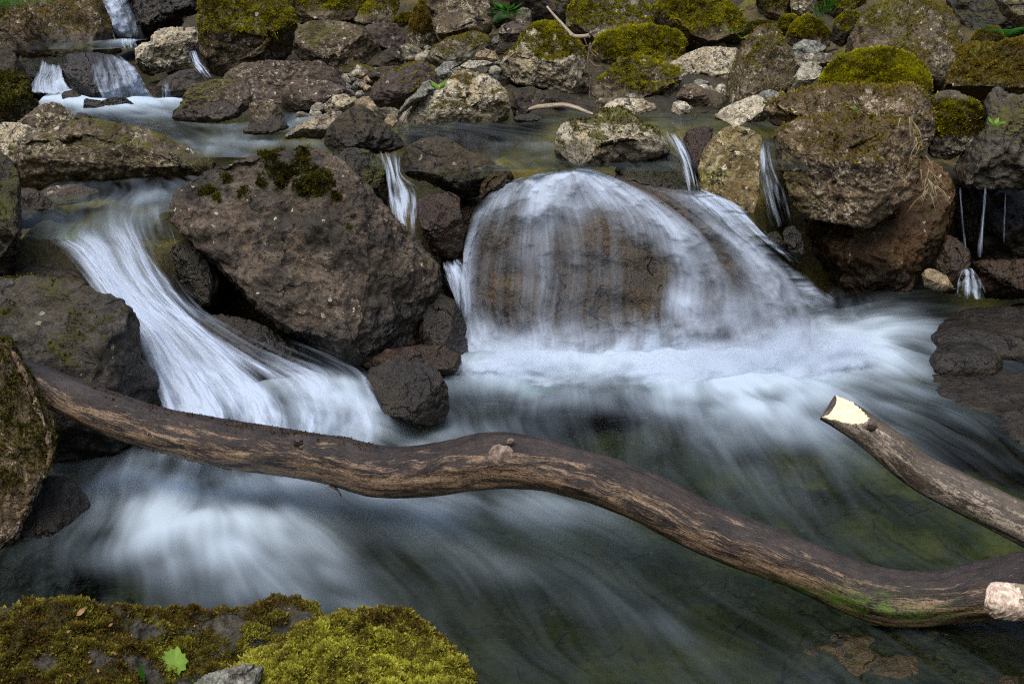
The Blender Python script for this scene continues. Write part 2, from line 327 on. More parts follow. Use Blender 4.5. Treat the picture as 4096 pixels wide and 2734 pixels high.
def lobe(tile, pts, Yc=None, T=None, thick=.85, seed=0, facets=7, fk=(.86, 1.03), amp=1.0, sink=.05, level=None, pa=.72, pb=.8, top=None, fine=1.0, custom=(), tilt_k=.86, foot=.5):
    r_ = np.random.default_rng(seed+100); p = nat(tile, pts)
    h = p[:, 1].max()-p[:, 1].min(); cy = p[:, 1].mean()
    p[:, 1] += np.where(p[:, 1] > cy+.15*h, sink*h, 0)
    A = p; B = np.roll(p, -1, 0); cr = A[:, 0]*B[:, 1]-B[:, 0]*A[:, 1]
    c = np.array([((A[:, 0]+B[:, 0])*cr).sum(), ((A[:, 1]+B[:, 1])*cr).sum()])/(3*cr.sum())
    rpx = math.sqrt(abs(cr.sum())/2/math.pi)
    if Yc is None:
        Yf = auto_depth(np.array([c[0], p[:, 1].max()])); Yc = Yf + .4*thick*rpx/FPX*Yf
    C = at_y(c, Yc)[0]; f = (C-CAM)/np.linalg.norm(C-CAM); rt = np.cross(f, [0, 0, 1]); rt /= np.linalg.norm(rt); up = np.cross(rt, f)
    d = rays(p); t = ((C-CAM)@f)/(d@f); Q = CAM+d*t[:, None]-C; p2 = np.stack([Q@rt, Q@up], 1)
    th, r = radial(p2); rm = r.mean()
    if T is None: T = thick*rm
    if level is None: level = 7 if rpx > 330 else 6 if rpx > 105 else 5 if rpx > 40 else 4
    S, F = ico(level); rho = np.hypot(S[:, 0], S[:, 1]); ang = np.arctan2(S[:, 1], S[:, 0])
    R = np.interp(ang, th, r, period=2*math.pi)
    k = rho**pa; V = np.stack([R*k*np.cos(ang), R*k*np.sin(ang), np.sign(S[:, 2])*np.abs(S[:, 2])**pb*T], 1)
    V[:, 2] += foot*T*np.clip(-V[:, 1]/rm, 0, 1.1)*sstep(-.3, .5, S[:, 2])
    rim = np.stack([r*np.cos(th), r*np.sin(th), 0*th], 1)
    ns = []
    for i in range(facets):
        nz = r_.uniform(.35, .92); a = r_.uniform(-math.pi, math.pi); q = math.sqrt(1-nz*nz)
        ns.append((np.array([q*math.cos(a), q*math.sin(a), nz]), r_.uniform(*fk)))
    for n_, k_ in list(custom)+[((r_.uniform(-.25, .25), .52, .85), tilt_k)]: n_ = np.array(n_, float); ns.append((n_/np.linalg.norm(n_), k_))
    for n_, k_ in ns:
        e = V@n_ - (rim@n_).max()*k_; V = V - n_*(np.where(e > 0, e*.9, 0))[:, None]
    Wd = C + V[:, :1]*rt + V[:, 1:2]*up - V[:, 2:]*f
    dirn = vnormals(Wd, F); q = Wd/rm + seed*7.1
    rimf = 1-.45*sstep(.75, 1, rho)
    dsp = (.11*fbm(q*1.2, 3) - .07*np.abs(fbm(q*2.6+5, 3)) )*rm*rimf
    dsp += (.034*fbm(q*5+3, 3) - .022*np.abs(fbm(q*8+8, 2)))*min(rm, .35)
    dsp += .008*fine*fbm(Wd*30, 3) - .005*fine*np.abs(fbm(Wd*55+4, 2))
    tilt = np.array([.25, .2, 1.0])+r_.normal(size=3)*.25; lay = (Wd@tilt)*(9/ max(rm, .12))*.35+fbm(q*1.1+2, 2)*.8
    dsp += .018*rm*(np.abs((lay % 1)-.5)*2-.5)*sstep(.3, .7, fbm(q*1.3+11, 2)+.5)
    Wd = Wd + dirn*(dsp*amp)[:, None]
    # keep the traced outline: grow directions that the facets cut back
    L = Wd-C; x, y = L@rt, L@up; a2 = np.arctan2(y, x); r2 = np.hypot(x, y); nb = 120
    b = np.clip(((a2+math.pi)/(2*math.pi)*nb).astype(int), 0, nb-1); mx = np.zeros(nb); np.maximum.at(mx, b, r2)
    tb = -math.pi+(np.arange(nb)+.5)*2*math.pi/nb
    rat = np.clip(np.interp(tb, th, r, period=2*math.pi)/np.maximum(mx, 1e-6), .9, 1.5)
    rat = sum(np.roll(rat, j)*q_ for j, q_ in ((-2, .12), (-1, .24), (0, .28), (1, .24), (2, .12)))
    s_ = np.interp(a2, tb, rat, period=2*math.pi)-1
    Wd = Wd + ((x*s_)[:, None]*rt + (y*s_)[:, None]*up)
    return C, Wd, F, rm
def flat(tile, pts, z0, h, seed=0, amp=1.0, level=6, **k):
    p = nat(tile, pts); Q = at_z(p, z0); C = Q.mean(0); th, r = radial((Q-C)[:, :2]); rm = r.mean()
    S, F = ico(level); rho = np.hypot(S[:, 0], S[:, 1]); ang = np.arctan2(S[:, 1], S[:, 0]); R = np.interp(ang, th, r, period=2*math.pi)*rho**.72
    Wd = C+np.stack([R*np.cos(ang), R*np.sin(ang), np.where(S[:, 2] > 0, S[:, 2]**.9*h, S[:, 2]*.3)], 1); q = Wd/rm+seed
    Wd = Wd+vnormals(Wd, F)*((.05*fbm(q*2.2, 3)*min(rm, .5)+.012*fbm(Wd*9, 3)+.006*fbm(Wd*26, 2))*amp)[:, None]
    return C, Wd, F, rm
def add_rock(key, name, label, lobes, mat='brown', moss=None, mossmat=None, blades=0, bsize=.012, wet=0.0, wetz=None, cat=None, group=None, mossband=.22, bladep=None, mossaxis=None, mossmask=None):
    Vs, Fs, off = [], [], 0
    for i, lb in enumerate(lobes):
        lb = dict(lb); lb.setdefault('seed', abs(hash_s(key))+i); C, V, F, rm = (flat if 'z0' in lb else lobe)(**lb)
        if i == 0: C0 = C
        Vs.append(V); Fs.append(F+off); off += len(V)
    V = np.concatenate(Vs); F = np.concatenate(Fs); N = vnormals(V, F)
    wa = np.full(len(V), float(wet))
    if wetz is not None: wa = np.maximum(wa, sstep(wetz+.07, wetz-.03, V[:, 2]+.05*fbm(V*8, 3)))
    ma = np.zeros(len(V))
    if moss is not None:
        ax = N[:, 2] if mossaxis is None else N@(np.array(mossaxis)/np.linalg.norm(mossaxis))
        ma = sstep(moss-mossband, moss+mossband*.5, ax+.6*fbm(V*4.5, 3)+.4*fbm(V*17, 2))
        hz = (V[:, 2]-V[:, 2].min())/np.ptp(V[:, 2]); ma *= sstep(.25, .5, hz)
        if mossmask is not None: ma *= mossmask(V, N)
    base = np.array([C0[0], C0[1], V[:, 2].min()])
    me = mesh_from(name, V-base, F, attrs={'moss': ma*.95, 'wet': wa})
    o = link(name, me, M[mat], base); tag(o, label, cat or name.split('_')[-1], group)
    ROCKS[key] = o; BVHS[key] = (V, F)
    if blades:
        mesh = moss_mesh(V, F, N, ma, blades, bsize, hash_s(key), bladep)
        if mesh: link('moss', mesh, M[mossmat or 'mossleaf'], parent=o).location = -base; pass
    return o
def hash_s(s): return sum((i+1)*ord(c) for i, c in enumerate(s)) % 9973
def moss_mesh(V, F, N, ma, n, size, seed, bp=None):
    r = np.random.default_rng(seed); a = V[F[:, 0]]; b = V[F[:, 1]]; c = V[F[:, 2]]
    ar = np.linalg.norm(np.cross(b-a, c-a), axis=1)/2
    fc = ma[F].mean(1); view = (N[F].mean(1)*(CAM-a)).sum(1) > -.35*np.linalg.norm(CAM-a, axis=1)
    w = ar*np.where(fc > .35, fc, 0)*view
    if w.sum() <= 0: return None
    m = max(1, int(n*1.5)//5); i = r.choice(len(F), m, p=w/w.sum()); u, v = r.random((2, m)); fl = u+v > 1; u[fl] = 1-u[fl]; v[fl] = 1-v[fl]
    P = a[i]+(b-a)[i]*u[:, None]+(c-a)[i]*v[:, None]; Nn = N[F[i]].mean(1); ct = r.normal(size=m)*.2; cs = r.uniform(.7, 1.4, m)
    k = np.repeat(np.arange(m), 5); n = len(k); size = size*.72; P, Nn, ct, cs = P[k], Nn[k], ct[k], cs[k]
    tus = r.normal(size=(n, 3)); ax = Nn+tus*.62+np.array([0, 0, .35]); ax /= np.linalg.norm(ax, axis=1)[:, None]
    sd = np.cross(ax, r.normal(size=(n, 3))); sd /= np.linalg.norm(sd, axis=1)[:, None]
    P = P+tus*size*.3; cl = fbm(P*14, 2); c2 = fbm(P*32+5, 2); sc = size*cs*r.uniform(.6, 1.25, n)*(1+.6*np.clip(cl, -.7, 1)); wd = sc*r.uniform(.26, .44, n)
    P = P+Nn*(size*(-.15+.5*np.clip(c2, -.5, 1)))[:, None]
    Q = np.stack([P-sd*wd[:, None]*.7, P+sd*wd[:, None]*.7, P+ax*sc[:, None]*.6+sd*wd[:, None], P+ax*sc[:, None]], 1).reshape(-1, 3)
    k = np.arange(n)*4
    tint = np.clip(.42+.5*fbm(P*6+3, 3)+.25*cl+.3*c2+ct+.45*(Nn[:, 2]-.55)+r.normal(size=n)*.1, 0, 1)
    if bp is not None: tint = np.clip(bp(P, tint), 0, 1)
    T4 = np.stack([tint*.5, tint*.5, tint, np.minimum(1, tint*1.15)], 1).ravel()
    return mesh_from('moss', Q, np.stack([k, k+1, k+2, k+3], 1), True, {'tint': T4})
# ------------------------------------------------------------------ the rocks, traced one by one
def R(key, name, label, tile, pts, mat='brown', moss=None, blades=0, bsize=.012, wet=0.0, wetz=None, mossmat=None, group=None, mossband=.22, lobes=(), bladep=None, mossaxis=None, mossmask=None, **lb):
    if 'Y' in lb: lb['Yc'] = lb.pop('Y')
    return add_rock(key, name, label, [dict(tile=tile, pts=pts, **lb)]+list(lobes), mat, moss, mossmat, blades, bsize, wet, wetz, None, group, mossband, bladep, mossaxis, mossmask)
# --- behind and beside the top waterfall
R('fallback', 'wet_rock', 'black wet rock face hidden behind the topmost white waterfall', 'A', [(640,-120),(980,-120),(980,80),(1020,270),(1000,300),(790,300),(740,150)], 'wet', Y=9.3, T=.25, wet=.8, amp=.7, foot=0.0)
R('ledge', 'wet_rock', 'glistening black layered rock ledge just right of the topmost waterfall', 'A', [(870,-110),(1390,-110),(1370,80),(1250,120),(1210,190),(1090,215),(1000,260),(940,190),(895,90)], 'wet', Y=9.3, T=.4, wet=.7, amp=1.6, custom=[((0,.8,.6),.95)], foot=0.0)
R('bigtop', 'boulder', 'large brown boulder with greenish moss film left of the topmost waterfall', 'A', [(60,-140),(640,-140),(680,-20),(745,150),(760,230),(825,335),(790,350),(600,345),(430,355),(330,375),(150,370),(50,260),(60,60)], 'turf', Y=9.0, T=.5, moss=.35, blades=9000, mossmat='mossturf', custom=[((0,.75,.65),.9)], wetz=1.25)
R('stepgrey', 'boulder', 'grey lichen speckled boulder under the foot of the topmost waterfall', 'A', [(1010,245),(1060,195),(1150,178),(1330,182),(1345,300),(1275,340),(1285,420),(1160,445),(1010,500),(950,475),(910,405),(905,320),(955,285),(1012,278)], 'cream', Y=8.55, wetz=1.0, custom=[((0,.8,.6),.88)], amp=1.2)
R('tallmoss', 'mossy_boulder', 'tall blocky boulder draped in yellow green moss beside the top waterfall', 'A', [(1340,-140),(1980,-140),(1985,60),(1995,180),(1985,330),(1905,390),(1690,410),(1640,445),(1500,505),(1400,455),(1330,335),(1322,180)], 'mossy', Y=8.9, T=.55, moss=.12, mossband=.3, blades=26000, bsize=.016, custom=[((.35,.5,.75),.82),((-.8,0,.6),.9),((.1,.85,.5),.93)])
R('lichright', 'boulder', 'wide tan boulder with pale lichen patches next to the tall moss draped one', 'B', [(-300,330),(-275,190),(-200,140),(-60,128),(70,150),(150,170),(220,220),(302,290),(285,340),(200,410),(150,470),(0,490),(-110,430),(-250,395)], 'brown', Yc=None, moss=.75, custom=[((0,.8,.6),.9),((.6,-.3,.7),.85)])
R('wideplum', 'boulder', 'long low plum grey boulder below the tall moss draped boulder', 'A', [(1480,510),(1600,425),(1800,400),(2000,408),(2150,400),(2260,470),(2330,560),(2310,650),(2000,680),(1700,690),(1540,620)], 'plum', wetz=.84, amp=1.0)
R('plumlich', 'boulder', 'plum coloured rock with cream lichen blotches in front of the long low one', 'A', [(1885,650),(1920,572),(2050,533),(2200,540),(2330,590),(2400,650),(2330,690),(2200,700),(2080,725),(1950,745),(1890,710)], 'plum', wetz=.86)
R('roundbank', 'boulder', 'rounded brown lichen boulder standing in the foaming pool of the small falls', 'A', [(1150,795),(1155,735),(1210,690),(1238,620),(1295,560),(1450,528),(1590,533),(1665,580),(1695,650),(1665,720),(1600,775),(1480,805),(1300,812)], 'plum', wetz=.93, moss=.9, custom=[((0,.85,.5),.92)])
R('smallbrown', 'stone', 'squat brown stone at the edge of the upper pool beside pale cobbles', 'A', [(1670,695),(1720,670),(1800,674),(1870,708),(1912,770),(1880,805),(1750,828),(1680,835)], 'brown', wetz=.85)
R('lowdark', 'stone', 'low black wet stone lying in the upper pool under the squat brown one', 'A', [(1632,860),(1700,822),(1850,795),(1935,832),(1940,865),(1800,892),(1700,905),(1630,898)], 'dark', wet=.6)
R('paletan', 'boulder', 'low tan streaked rock with pale lichen beside the upper pool', 'A', [(1890,930),(1960,860),(2090,790),(2200,755),(2300,740),(2290,850),(2150,930),(2040,915)], 'lichen', wetz=.85)
# --- small falls and the pool beneath them
R('falldome', 'wet_rock', 'smooth black dome rock with a thin veil of water over its side', 'A', [(410,385),(450,355),(600,343),(760,368),(880,430),(940,500),(985,620),(960,690),(640,680),(560,650),(488,590),(428,500)], 'wet', Y=8.05, T=.38, wet=.9, facets=4, custom=[((0,.9,.4),.97)], amp=.8)
R('undergrey', 'wet_rock', 'brown wet rock tucked under the overhanging grey lichen boulder', 'A', [(1055,560),(1100,525),(1200,475),(1310,455),(1385,520),(1410,570),(1300,610),(1245,650),(1210,700),(1060,700),(1035,610)], 'dark', Y=8.15, wet=.7)
R('fallleft', 'wet_rock', 'dark wet rocks behind the short fan of water at the pool head', 'A', [(90,430),(240,388),(430,378),(440,600),(250,640),(100,600)], 'wet', Y=8.4, T=.25, wet=.8, amp=1.5)
R('midstream', 'stone', 'small round olive stone parting the white water below the small falls', 'A', [(410,640),(430,615),(490,603),(540,640),(556,700),(500,725),(440,700)], 'dark', Y=7.75, wet=.8)
R('lowblack', 'wet_rock', 'low jagged black rock at the foot of the veil of water', 'A', [(560,720),(560,670),(600,655),(650,685),(760,650),(850,660),(930,715),(860,742),(700,748),(600,740)], 'wet', Y=7.55, wet=.7, amp=1.4)
R('mossleft', 'mossy_boulder', 'round boulder covered in brown moss where the pool meets the bank', 'A', [(-120,490),(0,472),(100,480),(180,510),(217,640),(205,690),(280,680),(180,780),(60,840),(-120,860)], 'mossy', Y=6.9, moss=-.1, blades=9000, mossmat='mossdark', mossband=.4)
R('leftdark', 'boulder', 'shadowed brown boulder behind the round brown mossy one', 'A', [(-150,200),(50,215),(110,260),(140,340),(110,450),(-40,480),(-150,480)], 'brown', Y=8.5)
R('leftdark2', 'boulder', 'dark split rock between the small fan fall and the bank', 'A', [(-80,320),(60,300),(140,420),(210,520),(170,560),(-60,520)], 'dark', Y=7.9)
R('ferny', 'mossy_boulder', 'mossy shaded bank boulder beneath the corner fern', 'A', [(-200,-140),(170,-140),(210,40),(180,160),(120,260),(-60,260),(-200,200)], 'mossy', Y=9.5, moss=.1, blades=5000, mossmat='mossdark')
# --- left bank
R('leftrear', 'boulder', 'reddish brown lichen boulder rising behind the long spotted boulder', 'A', [(20,880),(150,790),(250,712),(340,678),(420,698),(495,772),(510,840),(400,960),(250,1060),(60,1060),(-60,960)], 'brown', Y=6.3, custom=[((-.3,.6,.7),.85)])
R('leftlong', 'boulder', 'long brown boulder spotted with white lichen on the left of the pools', 'A', [(120,1240),(80,1100),(30,960),(120,880),(300,880),(440,812),(560,780),(700,805),(900,838),(1050,876),(1200,945),(1350,1015),(1500,1085),(1420,1160),(1250,1215),(1160,1245),(900,1262),(680,1280),(480,1262),(300,1265)], 'brown', Y=5.75, T=.45, wetz=.70, moss=.8, fk=(.75,1.0), facets=10, amp=1.2)
R('leftwhite', 'boulder', 'grey rock speckled with white lichen at the end of the long spotted boulder', 'A', [(-140,860),(40,815),(180,830),(290,900),(230,1000),(140,1090),(150,1240),(40,1260),(-140,1200)], 'cream', Y=5.7, T=.35)
R('ridgestone', 'stone', 'small black wet stone perched behind the crest of the long spotted boulder', 'A', [(500,800),(520,758),(570,760),(650,800),(670,825),(560,830)], 'dark', Y=6.4, wet=.5)
R('leftedge', 'boulder', 'black shadowed boulder standing upright at the edge of the left pool', 'W', [(-70,340),(10,350),(35,375),(48,410),(50,520),(40,600),(25,640),(-70,640)], 'wet', Y=4.6, T=.25, moss=.6, wet=.2)
R('flatpale', 'stone', 'flat smooth grey brown stone in the left pool under the long spotted boulder', 'A', [(258,1290),(330,1250),(500,1233),(620,1258),(705,1300),(610,1345),(400,1375),(340,1350)], 'plum', Y=5.35, wetz=.75, facets=3, amp=.6)
R('leftpoolrock', 'wet_rock', 'dark wet rock in the left pool in front of the flat smooth stone', 'A', [(110,1280),(180,1255),(280,1290),(350,1360),(440,1405),(492,1460),(420,1500),(200,1520),(110,1520)], 'dark', Y=5.0, T=.2, wet=.6, amp=1.4)
# --- the big dark boulder and the rocks around it
BC = [(nat('W', [(x_, y_)])[0], r_*1.744) for x_, y_, r_ in ((640, 400, 26), (690, 385, 22), (560, 432, 14), (745, 420, 22), (620, 352, 22), (470, 440, 14), (690, 430, 18), (770, 450, 10), (720, 400, 18), (520, 410, 12), (600, 420, 12), (500, 450, 12), (800, 520, 8), (690, 350, 18))]
def pxof(V):
    L = V-CAM; f = L@FW; return np.stack([2048+FPX*(L@RT)/f, 1367-FPX*(L@UP)/f], 1)
R('big', 'boulder', 'huge dark brown boulder with green moss clumps on its crown between both cascades', 'W', [(392,515),(381,480),(392,440),(450,400),(505,373),(560,357),(620,342),(700,333),(755,345),(800,380),(850,428),(902,490),(960,545),(1008,600),(1022,640),(1016,700),(992,760),(955,808),(900,826),(840,826),(760,803),(690,762),(620,722),(560,672),(510,632),(470,590),(430,552)], 'boulder', Y=5.1, T=.5, sink=.03, foot=0.0, moss=-.3, blades=9000, bsize=.014, mossmat='mossdark', level=7, fk=(.9,1.0), facets=3, fine=1.5,
  tilt_k=1.0, custom=[((-.1,.35,.93),1.0),((.62,.10,.78),.98)], wetz=.25, mossband=.2, mossmask=lambda V, N: np.clip((((CAM-V)*N).sum(1) > 0)*sum(np.exp(-((pxof(V)-c)**2).sum(1)/(r*r)) for c, r in BC)*1.5+.7*fbm(V*14, 3)-.3, 0, 1))
R('sidewet', 'wet_rock', 'small wet black rock squeezed between the left cascade and the huge boulder', 'W', [(388,575),(405,556),(432,553),(470,588),(505,640),(500,690),(450,700),(420,650),(395,610)], 'wet', Y=4.95, wet=.9, amp=.7)
R('cascrock', 'wet_rock', 'dark humped rock awash in the left cascade', 'W', [(430,760),(460,726),(510,718),(560,728),(620,750),(680,790),(720,830),(690,860),(560,850),(460,800)], 'wet', Y=4.75, T=.18, wet=.9, sink=.2)
R('midwet', 'wet_rock', 'glossy dark brown rock at the foot of the huge boulder between the two foaming pools', 'W', [(836,880),(848,842),(895,828),(960,826),(1003,846),(1026,882),(1032,920),(1022,955),(985,965),(930,952),(880,935),(858,908)], 'dark', Y=4.15, T=.2, facets=1, tilt_k=1.1, wet=.95, sink=.1, amp=.7)
R('crevice', 'wet_rock', 'wet black rock in the crevice between the huge boulder and the big waterfall', 'W', [(960,700),(1010,668),(1050,690),(1075,760),(1080,840),(1010,830),(960,840)], 'wet', Y=5.1, T=.22, wet=.95, amp=.7)
R('crevlow', 'wet_rock', 'rusty wet rock low under the overhang of the huge boulder', 'W', [(820,840),(880,800),(960,790),(1020,790),(1060,815),(1060,860),(960,850)], 'rust', Y=4.75, T=.15, wet=.8, amp=.7)
R('wetbrown', 'wet_rock', 'glossy brown rock beside the narrow fall behind the huge boulder', 'B', [(490,1340),(620,1300),(760,1283),(832,1320),(832,1400),(860,1500),(850,1640),(800,1720),(640,1690),(560,1520)], 'rust', Y=5.35, T=.22, wet=.8, amp=.7)
R('wetbrown2', 'wet_rock', 'rusty wet rock filling the gap left of the big fan waterfall', 'W', [(1015,500),(1060,470),(1110,460),(1120,560),(1090,640),(1040,700),(1010,640)], 'rust', Y=5.55, T=.25, wet=.9, amp=.7)
R('spillrock', 'wet_rock', 'black wet rock behind the lip of the huge boulder beside the narrow fall', 'B', [(-40,1010),(100,985),(200,998),(300,1075),(345,1150),(360,1300),(330,1420),(150,1300),(0,1100)], 'wet', Y=5.65, T=.25, wet=.5, moss=.7)
R('poolrock', 'boulder', 'dark lichen flecked rock jutting into the upper pool behind the huge boulder', 'B', [(-95,960),(-75,860),(0,785),(95,715),(185,708),(250,758),(335,840),(420,905),(468,965),(380,1008),(200,1022),(0,1018)], 'dark', Y=6.0, T=.3, wetz=.92, custom=[((.2,.7,.7),.85)])
R('tilted', 'boulder', 'tilted black lichen flecked rock between the narrow fall and the big fan waterfall', 'B', [(420,1060),(470,978),(560,928),(680,908),(765,933),(835,980),(905,1020),(990,1028),(1060,1090),(1140,1130),(1182,1200),(1110,1245),(1000,1292),(900,1312),(750,1275),(600,1205),(480,1182),(428,1130)], 'dark', Y=5.6, T=.3, wetz=.78, custom=[((.1,.8,.6),.88),((.3,-.6,.7),.9)])
R('orangefoot', 'wet_rock', 'orange brown wet stone at the end of the tilted black rock by the fan waterfall', 'B', [(960,1240),(1060,1130),(1150,1120),(1190,1190),(1160,1260),(1050,1330),(950,1330)], 'rust', Y=5.5, T=.15, wet=.5)
R('centre', 'boulder', 'twin humped brown and yellow lichen rock at the head of the big fan waterfall', 'B', [(1455,960),(1470,880),(1520,808),(1600,800),(1700,800),(1760,735),(1900,715),(1985,758),(2055,830),(2150,868),(2235,950),(2245,1010),(2110,1060),(1990,1110),(1850,1100),(1600,1105),(1520,1110),(1460,1020)], 'cream', Y=5.75, T=.33, wetz=.9, moss=.62, blades=2500, mossmat='mossdark', custom=[((-.4,.3,.8),.85),((.5,.3,.8),.85)])
R('centrelow', 'wet_rock', 'black wet rock under the twin humped one', 'B', [(1850,1150),(1900,1080),(2000,1060),(2210,1000),(2300,1070),(2350,1200),(2340,1330),(2200,1330),(2000,1260)], 'wet', Y=5.75, T=.25, wet=.8, amp=.7)
R('glint', 'wet_rock', 'knobbly black rock glinting above the right sheet of the fan waterfall', 'B', [(1890,1150),(1960,1108),(2080,1128),(2200,1198),(2290,1232),(2380,1240),(2440,1290),(2460,1360),(2250,1390),(2080,1350),(1930,1250)], 'wet', Y=5.5, T=.2, wet=.9, amp=1.7)
R('dome', 'wet_rock', 'broad dark olive rock dome under the big fan waterfall', 'W', [(1066,870),(1062,700),(1075,560),(1110,470),(1170,418),(1260,394),(1350,388),(1450,402),(1560,438),(1640,470),(1700,522),(1765,582),(1822,640),(1860,705),(1870,780),(1850,860),(1700,910),(1300,910)], 'olive', Y=5.22, T=.36, sink=0, wet=.9, facets=2, amp=.9, level=7, pa=.62, custom=[((.05,.62,.78),.93),((.55,.35,.75),.92),((.0,.2,.98),.62)], foot=0.0)
R('egg', 'boulder', 'egg shaped yellow lichen boulder between two thin falls', 'C', [(155,1140),(188,1020),(258,920),(340,848),(420,836),(510,856),(592,918),(608,1010),(582,1100),(572,1250),(542,1350),(512,1410),(440,1380),(330,1320),(220,1300),(168,1230)], 'ochre', Y=5.6, T=.3, facets=3, wetz=.62, amp=.7)
R('orangestep', 'wet_rock', 'orange brown wet slab behind the egg shaped boulder', 'C', [(50,960),(85,880),(180,845),(270,855),(250,950),(190,1080),(150,1240),(80,1100)], 'rust', Y=5.85, T=.2, wet=.8)
R('wetpebble', 'wet_rock', 'round wet stone in the splash below the egg shaped boulder', 'F', [(600,110),(640,50),(690,40),(725,90),(700,150),(650,165)], 'dark', Y=5.5, wet=.9)
R('wetpebble2', 'wet_rock', 'dark wet stones under the left side of the flat topped block', 'F', [(700,120),(740,20),(800,0),(860,60),(880,180),(820,230),(740,200)], 'wet', Y=5.6, wet=.8)
# --- right bank
R('block', 'boulder', 'massive flat topped block with brown turf and a stepped overhanging front', 'C', [(655,880),(700,840),(900,770),(1100,760),(1400,780),(1580,790),(1640,900),(1655,1040),(1660,1180),(1600,1340),(1450,1440),(1310,1545),(1150,1510),(900,1475),(790,1390),(725,1210),(668,1050)], 'turf', Y=5.75, T=.55, level=7, moss=.55, blades=7000, mossmat='mossturf', bsize=.02, sink=0, facets=4, amp=1.1, foot=0.0,
  pa=.62, custom=[((0,.85,.52),.94),((-.25,-.3,.92),.95),((.6,-.1,.8),.86)], seed=5,
  lobes=[dict(tile='C', pts=[(585,770),(600,690),(740,615),(900,568),(1100,555),(1250,566),(1640,560),(1705,640),(1765,780),(1775,900),(1705,985),(1640,1050),(1500,1000),(1200,930),(900,900),(640,850)], Yc=6.25, T=.75, level=7, sink=0, facets=3, amp=1.0, custom=[((0,.88,.47),.98),((.75,0,.66),.9)])])
R('rustslab', 'boulder', 'rust brown leaning slab under the flat topped block running down to the pool', 'W', [(2100,358),(2160,385),(2192,430),(2196,462),(2170,530),(2132,590),(2095,660),(2062,700),(2032,740),(1985,740),(1945,695),(1905,635),(1870,592),(1850,545),(1840,480),(1950,420)], 'rustbrown', Y=6.0, T=.4, fine=1.5, amp=1.3, wetz=.22, level=6, sink=.02, lobes=[dict(tile='C', pts=[(1500,1140),(1640,1030),(1765,1085),(1855,1170),(1905,1280),(1890,1400),(1830,1567),(1700,1760),(1560,1800),(1440,1600),(1400,1400)], Yc=6.05, T=.4, amp=1.4, fine=1.5)], foot=0.0)
R('mossdome', 'mossy_boulder', 'domed boulder capped with bright yellow green moss behind the flat topped block', 'C', [(950,580),(1035,450),(1108,382),(1250,343),(1420,323),(1560,358),(1655,420),(1705,500),(1735,640),(1500,680),(1200,670),(990,640)], 'mossy', Y=7.0, T=.45, tilt_k=.76, custom=[((0,.7,.7),.86)], moss=-.15, blades=42000, bsize=.018, facets=3, amp=.7)
R('bigright', 'mossy_boulder', 'very large brown boulder flecked with white lichen behind the moss capped dome', 'C', [(1140,360),(1160,265),(1220,150),(1300,50),(1450,0),(1650,-14),(1790,8),(1860,60),(1925,160),(1955,260),(1905,390),(1835,470),(1785,570),(1730,640),(1690,700),(1400,640),(1200,520)], 'brown', Y=8.2, T=.7, moss=.62, mossband=.35, blades=14000, mossmat='mossturf', level=6, facets=5, custom=[((0,.8,.6),.9)])
R('mosscube', 'mossy_boulder', 'chunky boulder with moss on its front wedged right of the flat topped block', 'C', [(1730,650),(1795,607),(1880,598),(1965,640),(2050,700),(2092,800),(2066,880),(1995,940),(1935,1010),(1850,1055),(1740,1045),(1690,1000),(1755,880),(1738,760)], 'grey', Y=6.2, T=.3, moss=-.2, blades=16000, bsize=.014, mossband=.3, mossmask=lambda V, N: sstep(.25, .5, (V[:,2]-V[:,2].min())/np.ptp(V[:,2]))*sstep(.96, .8, (V[:,2]-V[:,2].min())/np.ptp(V[:,2])))
R('overhang', 'boulder', 'dark overhanging boulder at the frame edge with water dripping from its underside', 'C', [(1865,1090),(1950,980),(2062,880),(2085,770),(2060,700),(2130,590),(2180,565),(2240,620),(2440,640),(2520,760),(2520,1240),(2300,1250),(2200,1235),(2060,1245),(1920,1205)], 'grey', Y=5.95, T=.45, wetz=1.2, amp=1.2, moss=.8, foot=0.0)
R('cave', 'wet_rock', 'recessed rock wall coloured black as cave shade behind the dripping water', 'C', [(1860,1180),(2000,1100),(2520,1100),(2520,1800),(2000,1800),(1900,1600)], 'wet', Y=6.35, T=.3, wet=.6, foot=0.0)  # near-black stone colour stands for the darkness of the cave
R('mossbank', 'mossy_boulder', 'broad mossy boulder on the bank at the frame edge above the dripping overhang', 'C', [(1810,580),(1860,480),(1905,380),(1900,320),(2000,288),(2150,298),(2330,250),(2500,240),(2520,660),(2240,680),(2130,640),(2060,660),(1900,640)], 'mossy', Y=7.2, T=.6, moss=.0, blades=26000, bsize=.017, mossmat='mossturf', mossband=.35)
R('fernrock', 'mossy_boulder', 'small mossy rock directly beside the green fern on the right bank', 'C', [(1960,300),(2045,205),(2110,180),(2185,190),(2215,265),(2180,330),(2050,340)], 'mossy', Y=8.2, moss=.25, blades=5000, mossmat='mossturf')
R('rustlow', 'wet_rock', 'rusty wet boulder below the dripping overhang', 'F', [(1740,270),(1800,150),(1830,60),(1905,90),(1985,170),(1995,265),(1945,340),(1885,450),(1800,430)], 'rust', Y=5.6, T=.2, wet=.9)
R('palelow', 'stone', 'pale grey brown stone at the pool edge beside the rust brown slab', 'F', [(1660,330),(1700,290),(1760,300),(1830,340),(1885,420),(1830,440),(1740,430),(1680,400)], 'tan', Y=5.35, T=.15, wetz=.05)
R('riglow', 'wet_rock', 'dark brown wet rock at the frame edge behind the tiny fan fall', 'F', [(1995,250),(2080,225),(2250,230),(2450,210),(2500,470),(2250,490),(2090,480),(2040,380)], 'rust', Y=5.55, T=.3, wet=.7, amp=1.4)
